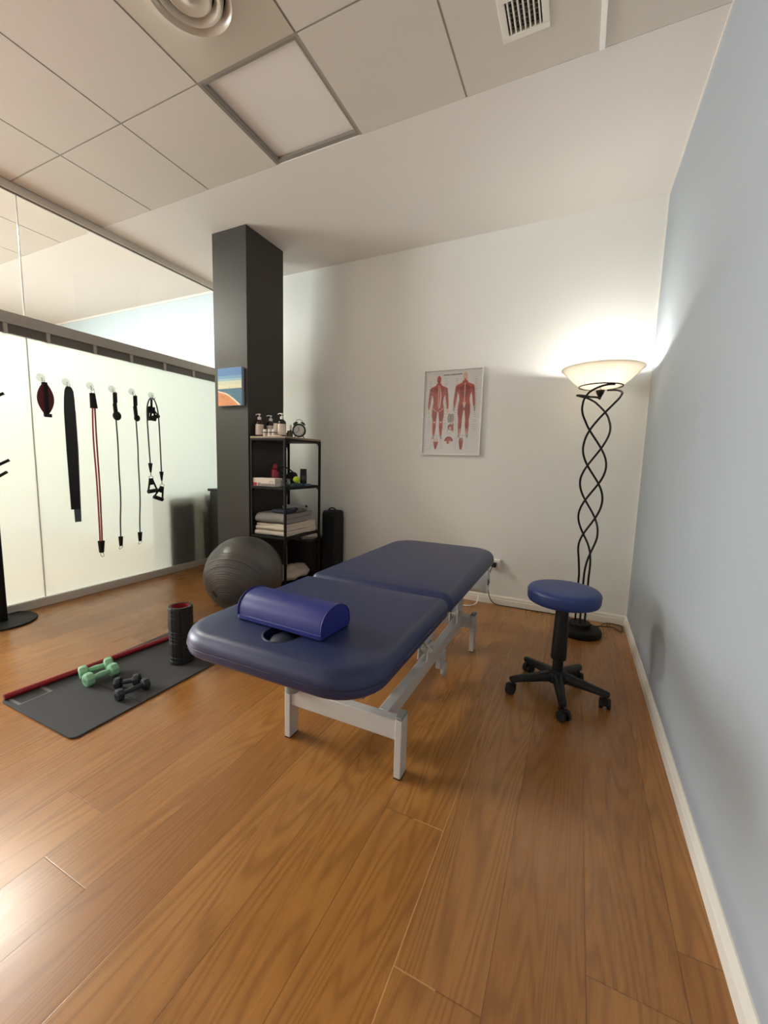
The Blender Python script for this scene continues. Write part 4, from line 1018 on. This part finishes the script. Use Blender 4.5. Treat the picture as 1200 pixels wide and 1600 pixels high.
# tube bands
def ringl(b, y, z, r, parent, rot=0, name='carabiner', m='chrome', sc=(1, 1)):
    return part(name, MB().torus((0, 0, 0), 1, .0026, 24, 6, T=TR(b, y, z) @ RX(rot) @ RY(pi / 2), sc=(r * sc[0], r * sc[1])), m, parent)
s3_ = thing('tube_band', 'doubled red tube band with black cuffs hung on the third hook', 'band', (BX, -1.407, .31))
ringl(BX, -1.405, 1.694, .014, s3_, sc=(1.5, 1))
part('cuff', MB().cyl((BX, -1.409, 1.676), (BX + .002, -1.404, 1.556), .020, 16, r2=.027), 'black_matte', s3_)
for dy in (-.010, .010): part('tube', MB().tube(smoothpath([(BX + .003, -1.406 + dy * .9, 1.57), (BX + .003, -1.410 + dy * 1.2, 1.3), (BX + .003, -1.404 + dy, .9), (BX + .003, -1.407 + dy * .8, .42)]), .0062, 10), 'red_tube', s3_)
part('cuff', MB().cyl((BX + .003, -1.406, .445), (BX + .003, -1.408, .345), .026, 16, r2=.018), 'black_matte', s3_)
ringl(BX + .003, -1.404, .325, .012, s3_, rot=.4, sc=(1.7, 1))
def black_tube(y, z0, lb, knot):
    t = thing('tube_band', lb, 'band', (BX, y, z0), 'single black tube bands on the glass')
    z = 1.715
    part('webbing_loop', MB().box(BX - .006, BX + .006, y - .016, y + .012, z - .125, z - .008).box(BX - .004, BX + .004, y - .008, y + .020, z - .09, z), 'black_matte', t, bevel=.006)
    part('cuff', MB().ball((BX + .004, y + .008, z - .200), .034 if knot else .026, 0, 12, sc=(.8, 1, 1.15)), 'black_matte', t)
    part('strap_link', MB().cyl((BX, y - .004, z - .10), (BX + .002, y + .002, z - .19), .016, 12), 'black_matte', t)
    part('tube', MB().tube(smoothpath([(BX + .003, y - .002, z - .21), (BX + .003, y + .004, z - .45), (BX + .003, y + .002, 1.1), (BX + .003, y + .004, .8), (BX + .003, y - .008, .60), (BX + .003, y - .012, z0 + .09)]), .0056, 10), 'dark_tube', t)
    part('end_cuff', MB().cyl((BX + .003, y - .012, z0 + .105), (BX + .003, y - .014, z0 + .022), .019, 14, r2=.013), 'black_matte', t)
    ringl(BX + .003, y - .016, z0 + .010, .011, t, rot=-.8, sc=(1.8, 1))
black_tube(-1.228, .352, 'single black tube band with a bulky cuff on the fourth hook', True)
black_tube(-1.050, .366, 'single black tube band with a slim cuff on the fifth hook', False)
s6_ = thing('handled_tube_band', 'black tube band folded over the sixth hook with two dangling handles', 'band', (BX, -.90, .80))
yk = -.893
U = [(BX + .026, -.948, 1.10), (BX + .026, -.955, 1.30), (BX + .026, -.960, 1.50), (BX + .020, -.952, 1.62), (BX + .004, -.918, 1.695), (BX - .004, -.880, 1.7145), (BX + .004, -.856, 1.68), (BX + .020, -.845, 1.58), (BX + .026, -.842, 1.40), (BX + .026, -.838, 1.02)]
part('tube', MB().tube(smoothpath(U), .006, 10), 'dark_tube', s6_)
def tri(parent, y, z, w, h, rot, x, name='handle'):
    T = TR(x, y, z) @ RX(rot)
    p = [(0, 0), (-w / 2, -h), (w / 2, -h)]
    hd = part(name, MB().tube([(0, -.010, 0), (0, -w / 2, -h * .92), (0, w / 2, -h * .92), (0, .010, 0)], .0095, 8, T=T).box(-.009, .009, -.018, .018, -.055, .004, T=T), 'black_matte', parent)
    part('foam_grip', MB().cyl((0, -w / 2 - .004, -h), (0, w / 2 + .004, -h), .0185, 16, T=T), 'rubber', hd)
for y, z, rot in ((-.948, 1.10, .12), (-.838, 1.02, -.38)):
    part('end_cuff', MB().cyl((BX + .026, y, z + .012), (BX + .026, y, z - .075), .019, 14, r2=.007), 'black_matte', s6_)
    part('swivel', MB().cyl((BX + .026, y, z - .075), (BX + .026, y, z - .105), .004, 8), 'chrome', s6_)
    ringl(BX + .026, y, z - .120, .016, s6_, name='split_ring', sc=(.7, 1.4))
    tri(s6_, y, z - .135, .085, .115, rot, BX + .026)
s7_ = thing('stirrup_handle', 'black triangular handle bunched on the sixth hook inside the tube loop', 'handle', (BX, -.90, 1.45))
part('webbing_loop', MB().cyl((BX, -.893, 1.705), (BX, -.895, 1.63), .010, 10), 'black_matte', s7_)
tri(s7_, -.905, 1.635, .105, .100, .35, BX - .012, 'strap'); tri(s7_, -.880, 1.63, .045, .105, -.05, BX - .004, 'strap')

# ------------------------------------------------------------------ cabinets
for y0, y1, z1, lb in ((-.742, -.415, .765, 'dim dark cabinet seen through the frosted glass, further from the pillar'), (-.318, -.06, .785, 'dim dark cabinet seen through the frosted glass, next to the pillar')):
    c = thing('office_cabinet', lb, 'cabinet', (-4.23, (y0 + y1) / 2, 0), None)
    part('carcass', MB().box(-4.33, -4.135, y0, y1, 0, z1), 'cab_dark', c, bevel=.004)
    part('door', MB().box(-4.135, -4.125, y0 + .004, y1 - .004, .04, z1 - .02), 'cab_dark', c, bevel=.002)
c = thing('low_cabinet', 'low black cabinet tucked between the pillar and the glass', 'cabinet', (-3.6, -.22, 0))
part('carcass', MB().box(-3.905, -3.32, -.385, -.03, 0, .83), 'cab_black', c, bevel=.004)
part('worktop', MB().box(-3.925, -3.31, -.40, -.02, .83, .855), 'black', c, bevel=.003)
part('door', MB().box(-3.89, -3.34, -.400, -.386, .06, .815), 'cab_black', c, bevel=.002)

# ------------------------------------------------------------------ light
def area(name, loc, rot, sx, sy, power, col=(1, 1, 1), spread=pi):
    l = D.lights.new(name, 'AREA'); l.shape = 'RECTANGLE'; l.size = sx; l.size_y = sy; l.energy = power; l.color = col; l.spread = spread
    o = D.objects.new(name, l); COL.objects.link(o); o.location = loc; o.rotation_euler = rot; return o
# daylight through the window of the neighbouring room (facing +X)
area('window_daylight', (XL - .02, (WY0 + WY1) / 2, (WZ0 + WZ1) / 2), (0, -pi / 2, 0), WZ1 - WZ0 - .1, WY1 - WY0 - .1, 235, (.96, .98, 1))
wd = D.worlds.new('sky'); SC.world = wd; wd.use_nodes = True
wd.node_tree.nodes['Background'].inputs[0].default_value = (.75, .86, 1, 1); wd.node_tree.nodes['Background'].inputs[1].default_value = 1.5

# ------------------------------------------------------------------ camera (solved from the photograph's straight lines)
f, yaw, pitch, roll = 635.92, -.4397, -.1203, .0277
C = Vector((-.4164, -3.476, 1.1754))
fw = Vector((sin(yaw) * cos(pitch), cos(yaw) * cos(pitch), sin(pitch)))
r = Vector((cos(yaw), -sin(yaw), 0)); u = r.cross(fw)
Rv = r * cos(roll) + u * sin(roll); Uv = -r * sin(roll) + u * cos(roll)
cam = D.cameras.new('camera'); co = D.objects.new('camera', cam); COL.objects.link(co); SC.camera = co
cam.sensor_fit = 'HORIZONTAL'; cam.sensor_width = 36; cam.lens = f / 1200 * 36; cam.clip_start = .05; cam.clip_end = 60
co.matrix_world = Matrix(((Rv.x, Uv.x, -fw.x, C.x), (Rv.y, Uv.y, -fw.y, C.y), (Rv.z, Uv.z, -fw.z, C.z), (0, 0, 0, 1)))
vs = SC.view_settings
vs.view_transform = 'Standard'; vs.look = 'None'; vs.exposure = 0.68; vs.gamma = 1.0; vs.use_curve_mapping = False
try:
    SC.cycles.use_denoising = True; SC.cycles.max_bounces = 10; SC.cycles.diffuse_bounces = 5; SC.cycles.glossy_bounces = 4; SC.cycles.transmission_bounces = 6; SC.cycles.transparent_max_bounces = 12; SC.cycles.sample_clamp_indirect = 6.0
except Exception: pass
